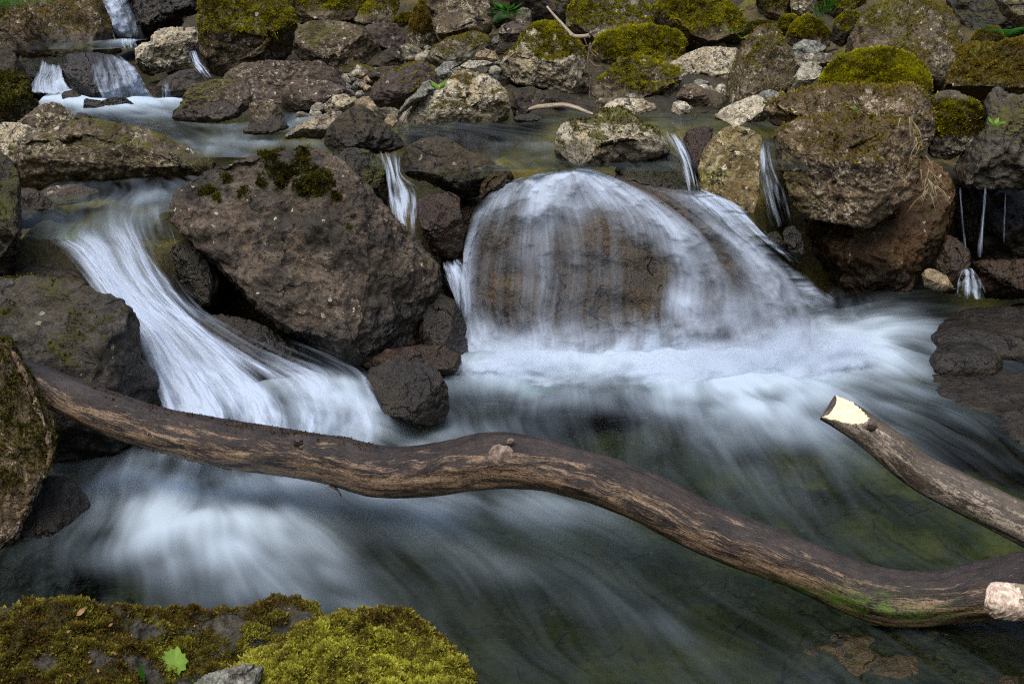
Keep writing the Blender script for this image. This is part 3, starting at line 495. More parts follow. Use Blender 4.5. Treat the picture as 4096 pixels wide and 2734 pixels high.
R('drownup', 'boulder', 'smooth dark brown boulder half under water at the frame edge', 'F', [(1690,790),(1755,680),(1900,612),(2100,588),(2349,556),(2560,560),(2560,900),(2200,880),(2000,850),(1800,850)], 'dark', z0=.05, h=.07, wet=1.0, amp=.5)
R('drownmid', 'boulder', 'rounded wet brown boulder washed by the current near the frame edge', 'F', [(1710,920),(1760,858),(1880,828),(2020,830),(2135,880),(2215,945),(2160,1000),(1900,1010),(1750,980)], 'dark', z0=.02, h=.08, wet=1.0, amp=.5)
R('drownlow', 'boulder', 'broad flat purple brown boulder just under the water behind the second log', 'F', [(1670,1020),(1800,978),(2100,965),(2349,948),(2560,950),(2560,1480),(2320,1520),(2150,1360),(1950,1270),(1800,1210),(1700,1120)], 'dark', z0=-.02, h=.035, wet=1.0, amp=.5)
# --- far bank, middle
R('plumback', 'boulder', 'smooth purple boulder in shadow behind the wide tan lichen boulder', 'B', [(175,175),(300,148),(400,158),(455,240),(466,310),(400,360),(300,330),(240,260)], 'purple', Y=8.9, facets=4)
R('darkcone', 'stone', 'pointed dark grey stone beside the wide tan lichen boulder', 'B', [(235,430),(300,350),(362,313),(425,350),(455,405),(435,450),(300,465)], 'dark', Y=8.2)
R('darkslab', 'stone', 'flat dark slab at the foot of the pointed grey stone', 'B', [(200,500),(280,450),(400,440),(470,460),(460,510),(330,540),(230,540)], 'dark', Y=7.9)
R('cracked', 'boulder', 'large plum brown boulder split by a horizontal crack at the top of the far bank', 'B', [(575,30),(690,-110),(1000,-110),(1035,100),(1045,185),(1000,235),(900,262),(760,272),(690,245),(640,170),(612,100)], 'brown', Y=9.3, T=.4, custom=[((0,.3,.95),.8)], lobes=[dict(tile='B', pts=[(620,130),(700,85),(840,80),(960,120),(1040,130),(1045,190),(1000,235),(900,265),(760,275),(690,250)], Yc=9.1, T=.35)])
R('mossdark1', 'mossy_boulder', 'dark boulder with a moss saddle between the cracked boulder and the tan one', 'B', [(105,125),(200,15),(290,-60),(430,-20),(420,50),(372,130),(305,160),(180,168)], 'mossy', Y=9.4, moss=.35, blades=6000)
R('mosscush', 'mossy_boulder', 'small moss cushioned stone left of the cracked boulder', 'B', [(366,145),(440,88),(522,88),(515,142),(445,178),(380,172)], 'mossy', Y=9.3, moss=-.2, blades=5000)
R('mossslope', 'mossy_boulder', 'upright stone coated in olive moss against the cracked boulder', 'B', [(440,300),(490,150),(515,60),(575,-20),(625,110),(645,200),(690,270),(600,310),(500,320)], 'mossy', Y=9.1, moss=-.4, blades=12000, mossmat='mossturf', mossband=.4)
R('mosstop', 'mossy_boulder', 'mossy hummock on the skyline right of the tall moss draped boulder', 'A', [(1930,-140),(2500,-140),(2520,60),(2400,140),(2250,150),(2060,160),(1970,130)], 'mossy', Y=9.9, T=.4, moss=-.1, blades=16000, bsize=.018)
R('lichmid', 'boulder', 'brown rock with yellowish lichen edge above the pale cobble patch', 'B', [(585,390),(650,310),(720,268),(820,238),(905,208),(1002,233),(1045,280),(1000,340),(930,385),(880,440),(700,460),(640,420)], 'grey', moss=.72, blades=2500, mossmat='mossturf')
R('plumflat', 'boulder', 'flat plum stone with white dots under the moss capped speckled boulder', 'B', [(1078,215),(1110,165),(1180,143),(1290,143),(1340,180),(1260,250),(1220,280),(1110,275)], 'plum', Y=8.7)
R('greyblock', 'stone', 'small upright grey stone in the shadowed gap on the far bank', 'B', [(1198,140),(1210,70),(1250,48),(1300,70),(1306,150),(1240,165)], 'grey', Y=9.4)
R('greywedge', 'stone', 'grey wedge stone lying in the shadow right of the cracked boulder', 'B', [(1035,140),(1070,95),(1110,82),(1138,120),(1120,150),(1060,165)], 'slate', Y=9.2)
R('speckled', 'mossy_boulder', 'cream speckled boulder capped with moss in the middle of the far bank', 'B', [(1085,440),(1118,370),(1200,310),(1252,218),(1330,150),(1420,133),(1500,150),(1562,230),(1612,270),(1652,340),(1692,430),(1696,600),(1645,640),(1500,645),(1380,595),(1280,585),(1190,565),(1110,510)], 'cream', Y=8.1, T=.38, sink=0, moss=.30, mossband=.1, blades=15000, bsize=.016, level=6, custom=[((0,.75,.65),.84)], mossmask=lambda V, N: sstep(.50, .60, (V[:,2]-V[:,2].min())/np.ptp(V[:,2])+.08*fbm(V*5, 2)))
R('topmoss', 'mossy_boulder', 'big grey boulder with a bright moss crest behind the stick on the far bank', 'B', [(1530,140),(1558,40),(1620,-25),(1800,-60),(2000,-45),(2105,55),(2182,130),(2190,200),(2000,230),(1850,240),(1720,280),(1600,250),(1538,200)], 'grey', Y=9.2, T=.5, moss=.42, blades=15000, bsize=.018)
R('longmoss', 'mossy_boulder', 'long boulder blanketed with olive moss right of the cream speckled boulder', 'B', [(1712,300),(1775,222),(1950,174),(2150,178),(2290,208),(2345,280),(2315,390),(2255,440),(2000,460),(1800,470),(1722,420)], 'mossy', Y=8.7, T=.45, moss=.0, blades=26000, bsize=.018, facets=3)
R('layered', 'mossy_boulder', 'layered brown boulder with moss on its crest at the far edge of the upper pool', 'B', [(1695,620),(1720,540),(1820,480),(1880,410),(2000,373),(2100,383),(2200,418),(2305,460),(2315,570),(2235,660),(2100,700),(1950,660),(1800,665),(1700,710)], 'brown', Y=7.9, T=.38, moss=.5, blades=9000, bsize=.016, amp=1.5, level=6)
R('slabpale', 'boulder', 'pale slab with a grey green lichen sheet between the layered and the standing boulder', 'C', [(-60,440),(60,368),(200,312),(330,312),(435,320),(420,450),(370,500),(340,650),(200,640),(60,590),(-60,540)], 'cream', Y=8.3, T=.3)
R('standing', 'boulder', 'pointed standing boulder with white lichen spots and grass at its foot', 'C', [(318,680),(340,580),(400,420),(480,258),(560,178),(640,152),(702,190),(752,290),(805,400),(835,470),(785,580),(740,650),(600,680),(400,710)], 'brown', Y=7.75, T=.35, moss=.55, blades=3500, mossmat='mossturf', level=6, custom=[((-.5,.2,.85),.85),((.6,.1,.8),.85)])
R('brownlow', 'stone', 'low brown stone at the waterline before the pale lichen slab', 'C', [(10,650),(60,575),(130,555),(200,590),(255,680),(200,710),(60,710)], 'brown', wetz=.84)
R('whitelow', 'stone', 'white stone sitting in the shallows below the layered boulder', 'C', [(-20,740),(-5,690),(30,676),(80,690),(130,725),(110,755),(30,765)], 'white', wetz=.83)
R('tilestone', 'boulder', 'sloping pale stone between the upper pool and the flat topped block', 'C', [(250,790),(330,720),(480,658),(560,635),(640,680),(660,760),(600,810),(450,815)], 'cream', Y=6.6, T=.2)
R('paleflat', 'stone', 'pale slate flake beneath the standing boulder', 'C', [(560,640),(600,606),(660,605),(725,630),(680,665),(620,680)], 'bluegrey', Y=7.1)
R('whitegrey', 'stone', 'smooth whitish grey stone leaning against the moss capped dome', 'C', [(750,620),(800,520),(860,428),(922,413),(995,450),(985,505),(905,565),(850,610)], 'white', Y=7.5, T=.15, facets=4)
R('palecap', 'stone', 'greenish grey cap stone right of the standing boulder', 'C', [(765,370),(800,300),(870,263),(970,278),(1035,322),(985,370),(850,390)], 'bluegrey', Y=8.6)
R('underpale', 'stone', 'dark speckled stone under the greenish grey cap stone', 'C', [(790,430),(810,370),(950,350),(1050,360),(1100,400),(1040,450),(900,450)], 'grey', Y=8.4)
R('topright1', 'mossy_boulder', 'large mossy boulder with white lichen spots above the pale lichen slab', 'C', [(-160,60),(0,-80),(250,-80),(345,0),(432,60),(482,150),(470,260),(360,290),(200,330),(60,340),(-60,250)], 'mossy', Y=9.1, T=.5, moss=.1, blades=22000, bsize=.018, mossband=.35)
R('topright2', 'mossy_boulder', 'low mossy stone just behind the top of the standing boulder', 'C', [(450,230),(480,160),(560,140),(660,150),(720,220),(640,280),(480,290)], 'mossy', Y=9.3, moss=-.1, blades=6000, mossmat='mossdark')
R('topright3', 'mossy_boulder', 'rounded moss cushion boulder left of the very large lichen flecked one', 'C', [(740,260),(800,150),(900,98),(1000,150),(1055,230),(1045,310),(900,310),(780,300)], 'mossy', Y=9.0, moss=-.15, blades=12000)
R('topright4', 'mossy_boulder', 'small moss topped stone behind the rounded moss cushion boulder', 'C', [(685,190),(720,110),(800,98),(850,130),(800,220),(720,240)], 'mossy', Y=9.4, moss=-.1, blades=5000)
R('topright5', 'mossy_boulder', 'black shaded stone with a mossy top beside the very large lichen flecked boulder', 'C', [(1045,260),(1080,130),(1150,75),(1245,78),(1250,160),(1190,260),(1120,310)], 'dark', Y=8.9, moss=.5, blades=3000)
R('topright6', 'mossy_boulder', 'square block hung with dark moss on the skyline', 'C', [(550,-90),(790,-90),(790,90),(700,140),(610,130),(560,60)], 'mossy', Y=10.2, moss=-.3, blades=9000, mossmat='mossdark')
R('topright7', 'boulder', 'block with a bare pink white face on the skyline', 'C', [(775,-90),(950,-90),(945,70),(880,110),(800,100),(780,50)], 'lichen', Y=10.0, moss=.7)
R('topright8', 'mossy_boulder', 'mossy green bank stone on the skyline right of the pink faced block', 'C', [(940,-90),(1300,-90),(1280,30),(1180,70),(1080,120),(980,100)], 'mossy', Y=10.3, T=.4, moss=-.2, blades=14000, bsize=.018)
R('topright9', 'boulder', 'shadowed white spotted boulder in the dark corner above the fern', 'C', [(2100,-100),(2500,-100),(2500,200),(2330,180),(2200,100)], 'grey', Y=9.0, T=.4, moss=.6)
R('cornerdark', 'boulder', 'huge added rock coloured black as shadow closing the corner behind the fern', 'C', [(1780,-160),(2500,-160),(2500,240),(2200,260),(1980,230),(1850,120)], 'wet', Y=9.8, T=.6, moss=.6)  # added backing rock; its black colour stands for the corner's shadow
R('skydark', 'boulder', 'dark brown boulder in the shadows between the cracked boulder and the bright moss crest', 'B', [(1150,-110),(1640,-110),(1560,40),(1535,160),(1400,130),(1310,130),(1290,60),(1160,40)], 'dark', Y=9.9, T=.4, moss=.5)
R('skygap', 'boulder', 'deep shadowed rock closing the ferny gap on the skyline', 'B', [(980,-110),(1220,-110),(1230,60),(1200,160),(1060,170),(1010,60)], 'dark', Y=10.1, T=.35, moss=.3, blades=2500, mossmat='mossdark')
# --- far edge of the upper pool
R('tanbig', 'boulder', 'large tan granite boulder flecked with moss at the edge of the upper pool', 'B', [(388,895),(400,820),(430,740),(540,640),(640,588),(760,518),(870,478),(985,483),(1082,540),(1155,620),(1174,720),(1152,795),(1000,838),(800,868),(600,892)], 'cream', Y=7.1, T=.4, level=6, wetz=.80, moss=.82, blades=2500, mossmat='mossturf', custom=[((.1,.7,.7),.86),((-.5,.4,.76),.9)])
R('purple', 'boulder', 'smooth purple boulder with a mossy peak behind the tan granite one', 'B', [(205,660),(240,570),(340,488),(450,428),(560,398),(625,440),(685,510),(698,580),(600,680),(480,720),(380,735),(270,730)], 'purple', Y=7.5, T=.3, moss=.75, blades=1200, mossmat='mossturf', custom=[((.6,.2,.77),.8)])
R('capwhite', 'stone', 'round white cobble resting on the tan granite boulder', 'B', [(548,600),(575,555),(620,538),(668,570),(640,605),(580,620)], 'bluegrey', Y=7.1, facets=2)
R('edgepale', 'stone', 'pale bluish stone leaning on the end of the tan granite boulder', 'B', [(410,735),(470,670),(560,600),(620,588),(600,640),(500,700),(430,755)], 'bluegrey', Y=7.0, T=.1)
R('crag1', 'stone', 'pale weathered stone above the dark rock that juts into the upper pool', 'B', [(115,700),(160,655),(210,648),(285,730),(260,770),(160,760)], 'tan', Y=6.85)
R('crag2', 'stone', 'grey stone wedged between the jutting dark rock and the tan granite boulder', 'B', [(235,760),(270,728),(360,720),(420,740),(400,800),(320,800)], 'grey', Y=6.7)
R('crag3', 'stone', 'little pink cobble wedged before the tan granite boulder', 'B', [(318,810),(345,770),(385,765),(408,810),(380,850),(340,850)], 'tan', Y=6.6)
R('crag4', 'stone', 'brown rock on the shingle below the plum lichen blotched rock', 'B', [(-90,700),(-20,640),(60,625),(125,690),(100,730),(0,760),(-80,750)], 'lichen', Y=7.0)
R('crag5', 'stone', 'black knobbly stone at the waterline right of the tan granite boulder', 'B', [(1155,690),(1185,600),(1300,578),(1385,610),(1420,665),(1395,705),(1310,730),(1270,770),(1190,780)], 'dark', Y=7.3, amp=1.4)
R('crag6', 'stone', 'little dark stone above the driftwood stick', 'B', [(1410,690),(1430,655),(1470,638),(1535,682),(1520,712),(1440,715)], 'dark', Y=7.5)
R('crag7', 'stone', 'flat black stone in the shallows under the driftwood stick', 'B', [(1175,800),(1210,775),(1300,762),(1395,790),(1330,812),(1210,818)], 'dark', Y=6.9, wet=.6)
R('lowpale', 'stone', 'low pale lichen stone beyond the twin humped rock', 'B', [(1750,760),(1820,680),(1900,656),(2050,663),(2135,700),(2160,735),(2000,765)], 'cream', Y=7.1, T=.18)
R('tinygreen', 'stone', 'tiny grey green pebble on the low pale lichen stone', 'B', [(1938,650),(1950,630),(1995,628),(2010,645),(1980,658)], 'bluegrey', Y=7.25)
R('bluecob1', 'stone', 'bluish white cobble in the shingle left of the cream speckled boulder', 'B', [(652,470),(690,448),(760,470),(775,510),(720,535),(672,510)], 'bluegrey', Y=7.75, facets=5)
R('bluecob2', 'stone', 'oval grey cobble above the bluish white cobble', 'B', [(690,445),(720,415),(790,412),(820,440),(770,465),(710,462)], 'bluegrey', Y=8.0, facets=3)
R('yelcob', 'stone', 'cream yellow cobble tucked under the brown lichen edged rock', 'B', [(922,390),(940,350),(1000,330),(1060,350),(1092,400),(1010,415),(950,410)], 'tan', Y=8.1, facets=3)
R('slatecob', 'stone', 'blue slate wedge in the shingle before the cream speckled boulder', 'B', [(905,470),(960,445),(1020,450),(1015,490),(950,485)], 'slate', Y=7.9)
R('pinkcob', 'stone', 'pale streaked cobble in the shingle beside the blue slate wedge', 'B', [(820,450),(880,410),(1000,405),(1060,430),(1000,450),(900,460)], 'white', Y=8.05)
R('tancob', 'stone', 'tan cobble lying above the tan granite boulder', 'B', [(760,510),(800,478),(870,470),(900,490),(840,510),(780,530)], 'tan', Y=7.65)
R('leanstone', 'stone', 'small leaning grey stone left of the flat plum stone', 'B', [(1022,300),(1050,250),(1085,235),(1092,280),(1050,330)], 'bluegrey', Y=8.6)
R('greenpeb', 'stone', 'flat grey green cobble on the shingle by the plum lichen blotched rock', 'A', [(2080,725),(2110,700),(2190,700),(2205,715),(2150,742),(2100,745)], 'bluegrey', Y=7.0, facets=2)
R('whitepeb', 'stone', 'white round pebble below the purple boulder', 'B', [(120,640),(135,612),(165,608),(185,635),(160,660),(130,655)], 'white', Y=7.2, facets=2)
R('cobl1', 'stone', 'pair sized white cobble at the left end of the shingle', 'B', [(70,500),(90,482),(110,500),(100,520),(80,520)], 'white', Y=7.9, facets=2)
R('cobl2', 'stone', 'cream lumpy cobble under the wide tan lichen boulder', 'B', [(110,515),(125,480),(170,475),(190,500),(170,525)], 'tan', Y=7.9, facets=3)
# --- foreground
R('leftslate', 'boulder', 'dark grey boulder with yellow lichen dots behind the fallen log', 'W', [(-60,640),(0,632),(70,628),(130,638),(190,655),(285,688),(315,720),(322,790),(328,822),(365,850),(378,885),(374,925),(340,985),(300,1022),(240,1062),(160,1092),(110,1085),(40,980),(-60,940)], 'slate', Y=4.0, T=.4, level=6, sink=0, moss=.97, blades=600, mossmat='mossdark', facets=5, custom=[((0,.75,.66),.92),((.6,-.3,.75),.86)], wetz=.25, foot=0.0)
R('leftolive', 'wet_rock', 'flat olive wet ledge with water sliding over it above the dark grey boulder', 'W', [(-40,620),(50,592),(110,600),(180,622),(205,660),(100,690),(-40,690)], 'olive', z0=.5, h=.05, wet=.95)
R('leftnear', 'mossy_boulder', 'moss streaked brown boulder that the left end of the fallen log leans on', 'W', [(-80,765),(20,772),(48,800),(62,840),(92,880),(112,930),(130,970),(126,1040),(102,1100),(62,1190),(25,1270),(-80,1330)], 'turf', Y=3.35, T=.35, level=6, moss=.55, mossband=.5, blades=16000, bsize=.009, mossmat='mossdark', sink=0, foot=0.0)
R('leftblack', 'wet_rock', 'rock coloured black as shade under the fallen log by the lower left pool', 'W', [(-60,1230),(40,1150),(100,1085),(165,1095),(205,1140),(232,1220),(240,1310),(190,1400),(60,1430),(-60,1430)], 'wet', Y=3.3, T=.28, wet=1.0, amp=.7, sink=.1)  # black stone and full wetness put the shade into the colour
R('near', 'mossy_boulder', 'nearest boulder with brown moss and bare grey stone patches holding the green leaf', 'W', [(-160,1420),(-60,1388),(60,1376),(150,1364),(220,1385),(350,1392),(480,1392),(560,1390),(620,1364),(662,1357),(710,1364),(736,1386),(748,1425),(800,1520),(820,1700),(500,1800),(-160,1800)], 'slate', Y=2.55, T=.38, level=7, moss=.25, mossband=.35, blades=110000, bsize=.011, mossmat='mossnear', facets=2, sink=0, amp=1.0, foot=0.0, fine=2.0, custom=[((0,.62,.78),.93)],
  mossmask=lambda V, N: .12+.88*sstep(-.32, -.12, fbm(V*np.array([5, 9, 5])+4, 4)), bladep=lambda P, t: t*.55-.12+.55*sstep(-.05, .5, fbm(P*5+2, 3))*sstep(2.72, 2.35, P[:,1]))
R('neardome', 'mossy_boulder', 'nearest rounded boulder thickly covered in bright yellow green moss', 'W', [(560,1500),(640,1455),(742,1412),(800,1396),(860,1397),(912,1385),(962,1412),(1012,1452),(1052,1502),(1086,1552),(1115,1640),(1130,1760),(800,1850),(480,1800),(470,1600)], 'mossy', Y=2.45, T=.34, level=7, moss=-.9, mossband=.3, blades=150000, bsize=.013, mossmat='mossnear', facets=2, sink=0, amp=.9, fine=2.5, custom=[((0,.62,.78),.95)],
  bladep=lambda P, t: t*.8+.12-.4*sstep(2.52, 2.62, P[:,1]))
R('nearslate', 'stone', 'pale slate slab edge poking out between the two nearest mossy boulders', 'W', [(420,1640),(430,1575),(470,1545),(560,1520),(610,1528),(590,1575),(560,1640)], 'bluegrey', Y=2.3, T=.1)
R('shelf', 'boulder', 'brown and ochre rock shelf under shallow water below the bend of the fallen log', 'W', [(1780,1640),(1800,1540),(1860,1470),(1960,1440),(2100,1435),(2349,1415),(2480,1420),(2480,1760),(1780,1760)], 'bed', z0=-.055, h=.05, wet=.9, amp=1.3)
# --- shingle: small pebbles lying between the boulders
def on_ground(px, py):
    d = rays([(px, py)])[0]
    for Yt in np.arange(6.4, 11, .02):
        z = CAM[2]+d[2]/d[1]*Yt
        if z <= far_level(Yt)+.02: return CAM+d/d[1]*Yt
    return CAM+d/d[1]*11
pr = np.random.default_rng(21); protos = []
for i, mt in enumerate(['white', 'bluegrey', 'tan', 'grey', 'bluegrey', 'plum']):
    S, F = ico(3); sc = np.array([1, .75+.2*pr.random(), .55+.2*pr.random()])
    V = S*sc; V = V*(1+.22*fbm(S*1.1+i*5, 3))[:, None]
    protos.append((mesh_from('pebble', V, F, attrs={'moss': np.zeros(len(V)), 'wet': np.zeros(len(V))}), M[mt]))
    protos[-1][0].materials.append(M[mt])
areas = [('B', [(560,450),(1090,390),(1120,540),(760,520)], 46, (.02, .06)), ('B', [(40,470),(330,450),(260,620),(60,610)], 20, (.02, .055)), ('B', [(-120,640),(260,690),(420,860),(200,740)], 22, (.02, .05)),
         ('A', [(1900,720),(2349,620),(2349,760),(2000,830)], 24, (.02, .055)), ('C', [(60,500),(330,560),(330,660),(200,660)], 16, (.02, .05)), ('C', [(780,330),(1080,340),(1100,460),(820,470)], 18, (.02, .05)), ('B', [(440,330),(640,290),(640,400),(450,440)], 12, (.025, .06))]
for tl, q, n, (s0, s1) in areas:
    q = nat(tl, q)
    for i in range(n):
        a, b = pr.random(2); p = (q[0]*(1-a)+q[1]*a)*(1-b)+(q[3]*(1-a)+q[2]*a)*b
        c = on_ground(*p); s = s0+(s1-s0)*pr.random()**2
        mesh, mt = protos[pr.choice(6, p=[.22, .26, .2, .14, .12, .06])]
        o = link('pebble', mesh, None, c+np.array([0, 0, s*.35])); o.scale = (s, s, s); o.rotation_euler = (pr.normal()*.3, pr.normal()*.3, pr.random()*6.3)
        tag(o, 'one of the small pale pebbles in the shingle between the far bank boulders', 'pebble', 'pebbles in the shingle of the far bank')

# --- dark stones that fill the gaps of the far bank
fr_ = np.random.default_rng(77); fp = []
for i, mt in enumerate(['brown', 'dark', 'plum', 'mossy', 'grey', 'mossy']):
    S, F = ico(4); V = S*np.array([1, .8, .7])
    for j in range(7):
        n_ = fr_.normal(size=3); n_ /= np.linalg.norm(n_); e = V@n_-(V@n_).max()*fr_.uniform(.72, .92); V = V-n_*np.where(e > 0, e*.9, 0)[:, None]
    V = V*(1+.16*fbm(S*1.4+i*9, 3)+.03*fbm(S*7, 2))[:, None]; N = vnormals(V, F)
    fp.append(mesh_from('stone', V, F, attrs={'moss': sstep(.1, .6, N[:, 2]+.4*fbm(S*3+i, 2))*(.95 if mt == 'mossy' else .1), 'wet': np.full(len(V), .15)})); fp[-1].materials.append(M[mt])
for i in range(260):
    Yt = fr_.uniform(7.5, 12.2); xt = fr_.uniform(-.5, .52)*Yt; xt = min(xt, 5.2)
    if xt < -1.5 and Yt < 8.7: continue
    s_ = fr_.uniform(.06, .15)*(1+(Yt-7.5)*.16); z = float(ground(np.array([xt]), np.array([Yt]))[0])
    o = link('stone', fp[fr_.choice(6, p=[.2, .25, .17, .2, .06, .12])], None, (xt, Yt, z+s_*.25)); o.scale = (s_*fr_.uniform(.8, 1.4), s_, s_*fr_.uniform(.7, 1.1)); o.rotation_euler = (fr_.normal()*.3, fr_.normal()*.3, fr_.random()*6.3)
    tag(o, 'one of the small dark stones filling the gaps between the far bank boulders', 'stone', 'gap filling stones of the far bank')
# ------------------------------------------------------------------ water
def crom(A, n, axis):                     # smooth resampling of a control grid
    A = np.moveaxis(np.asarray(A, float), axis, 0); m = len(A); t = np.linspace(0, m-1, n); i = np.clip(t.astype(int), 0, m-2); f = (t-i)
    f = f.reshape((-1,)+(1,)*(A.ndim-1)); P0, P1, P2, P3 = A[np.maximum(i-1, 0)], A[i], A[i+1], A[np.minimum(i+2, m-1)]
    o = .5*((2*P1)+(-P0+P2)*f+(2*P0-5*P1+4*P2-P3)*f*f+(-P0+3*P1-3*P2+P3)*f**3)
    return np.moveaxis(o, 0, axis)
def blur(A, n, axis):
    for _ in range(n):
        B = np.concatenate([A.take([0], axis), A, A.take([-1], axis)], axis)
        A = (B.take(range(0, A.shape[axis]), axis)+2*A+B.take(range(2, A.shape[axis]+2), axis))/4
    return A
def streaks(nt, ns, seed, ft=(9, 22, 55, 120), fs=(1.3, 2.2, 3.5, 5), wt=(.9, .8, .6, .45), wob=.02):
    T, S_ = np.meshgrid(np.linspace(0, 1, nt), np.linspace(0, 1, ns)); t, s = T.ravel(), S_.ravel()
    t = t + wob*perlin(np.stack([t*4, s*4, t*0+seed], 1)); o = 0
    for k, (a, b, c) in enumerate(zip(ft, fs, wt)): o = o + c*perlin(np.stack([t*a, s*b+k*7, t*0+seed*3.7+k], 1))
    return o.reshape(ns, nt)
_trees = {}
def tree(key):
    if key not in _trees:
        V, F = BVHS[key]; _trees[key] = BVHTree.FromPolygons(V.tolist(), F.tolist())
    return _trees[key]
def sheet(name, label, lines, dens, nt=120, ns=160, rocks=(), off=.02, Y=None, seed=1, contrast=1.0, feather=(.06, .06, .0, .0), ft=(9, 22, 55, 120), tile='W', smooth=14, cat='waterfall', relief=.004, cloudy=.35, wave=0.0):
    """flow lines (left to right) in photo points -> a sheet of falling water lying on the given rocks or at the distances Y"""
    L = np.array([[nat(tile, [p[:2]])[0] for p in l] for l in lines])          # t, s, 2
    G = crom(crom(L, nt, 0), ns, 1).transpose(1, 0, 2)                       # s, t, 2
    D = np.clip(crom(crom(np.array(dens, float), nt, 0), ns, 1).T, 0, 1.3)
    P2 = G.reshape(-1, 2); d = rays(P2)
    if Y is not None:
        Yg = crom(crom(np.array(Y, float), nt, 0), ns, 1).T.ravel()
    else: Yg = np.full(len(P2), np.nan)
    if rocks:
        dn = d/np.linalg.norm(d, axis=1)[:, None]; hit = np.full(len(P2), np.inf)
        for r in rocks:
            tr = tree(r); c = Vector(CAM)
            for i in range(len(P2)):
                h = tr.ray_cast(c, Vector(dn[i]))
                if h[0] is not None: hit[i] = min(hit[i], h[0].y-off)
        hit[np.isinf(hit)] = np.nan
        Yh = hit.reshape(ns, nt)
        for row in Yh:
            ok = ~np.isnan(row)
            if ok.any(): row[:] = np.interp(np.arange(nt), np.flatnonzero(ok), row[ok])
        ok = ~np.isnan(Yh[:, 0])
        for c_ in range(nt): Yh[:, c_] = np.interp(np.arange(ns), np.flatnonzero(ok), Yh[ok, c_])
        Yb = blur(blur(Yh, smooth, 0), smooth, 1); Yb = np.minimum(Yb, blur(blur(Yh, 2, 0), 2, 1))
        Yg = Yb.ravel() if Y is None else np.minimum(Yg, Yb.ravel())
    V = CAM + d*(Yg/d[:, 1])[:, None]
    st = streaks(nt, ns, seed, ft)
    T, S_ = np.meshgrid(np.linspace(0, 1, nt), np.linspace(0, 1, ns)); wob = .06*perlin(np.stack([T.ravel()*3, S_.ravel()*3, 0*T.ravel()+seed], 1))
    cl = fbm(np.stack([(T.ravel()+wob)*7, S_.ravel()*2.8, 0*T.ravel()+seed*5.3], 1), 5, .55).reshape(ns, nt)
    D = D*np.clip(1+cloudy*cl, .1, 1.7)
    a = D**1.15 + contrast*st*(.16+1.5*np.clip(D*(1.15-D), 0, .4))
    T, S_ = np.meshgrid(np.linspace(0, 1, nt), np.linspace(0, 1, ns))
    jit = .5+.5*streaks(nt, ns, seed+9, (30, 80), (1, 1), (.6, .5))
    for f, q in zip(feather, (T, 1-T, S_, 1-S_)):
        if f: a = a*sstep(0, f*1.6, q+f*(.6*(jit-.6)+.9*cl))
    a = np.clip(a, 0, 1)
    V = V + np.array([0, -1, .5])*((st*relief*(D > .1)).ravel())[:, None] + np.array([0, -.4, 1])*(wave*np.clip(cl, -1, 1)*np.clip(D, 0, 1)).ravel()[:, None]
    me = mesh_from(name, V, grid_faces(ns, nt), attrs={'foam': a.ravel()*.97})
    o = link(name, me, M['foam']); tag(o, label, cat, kind='structure'); return o
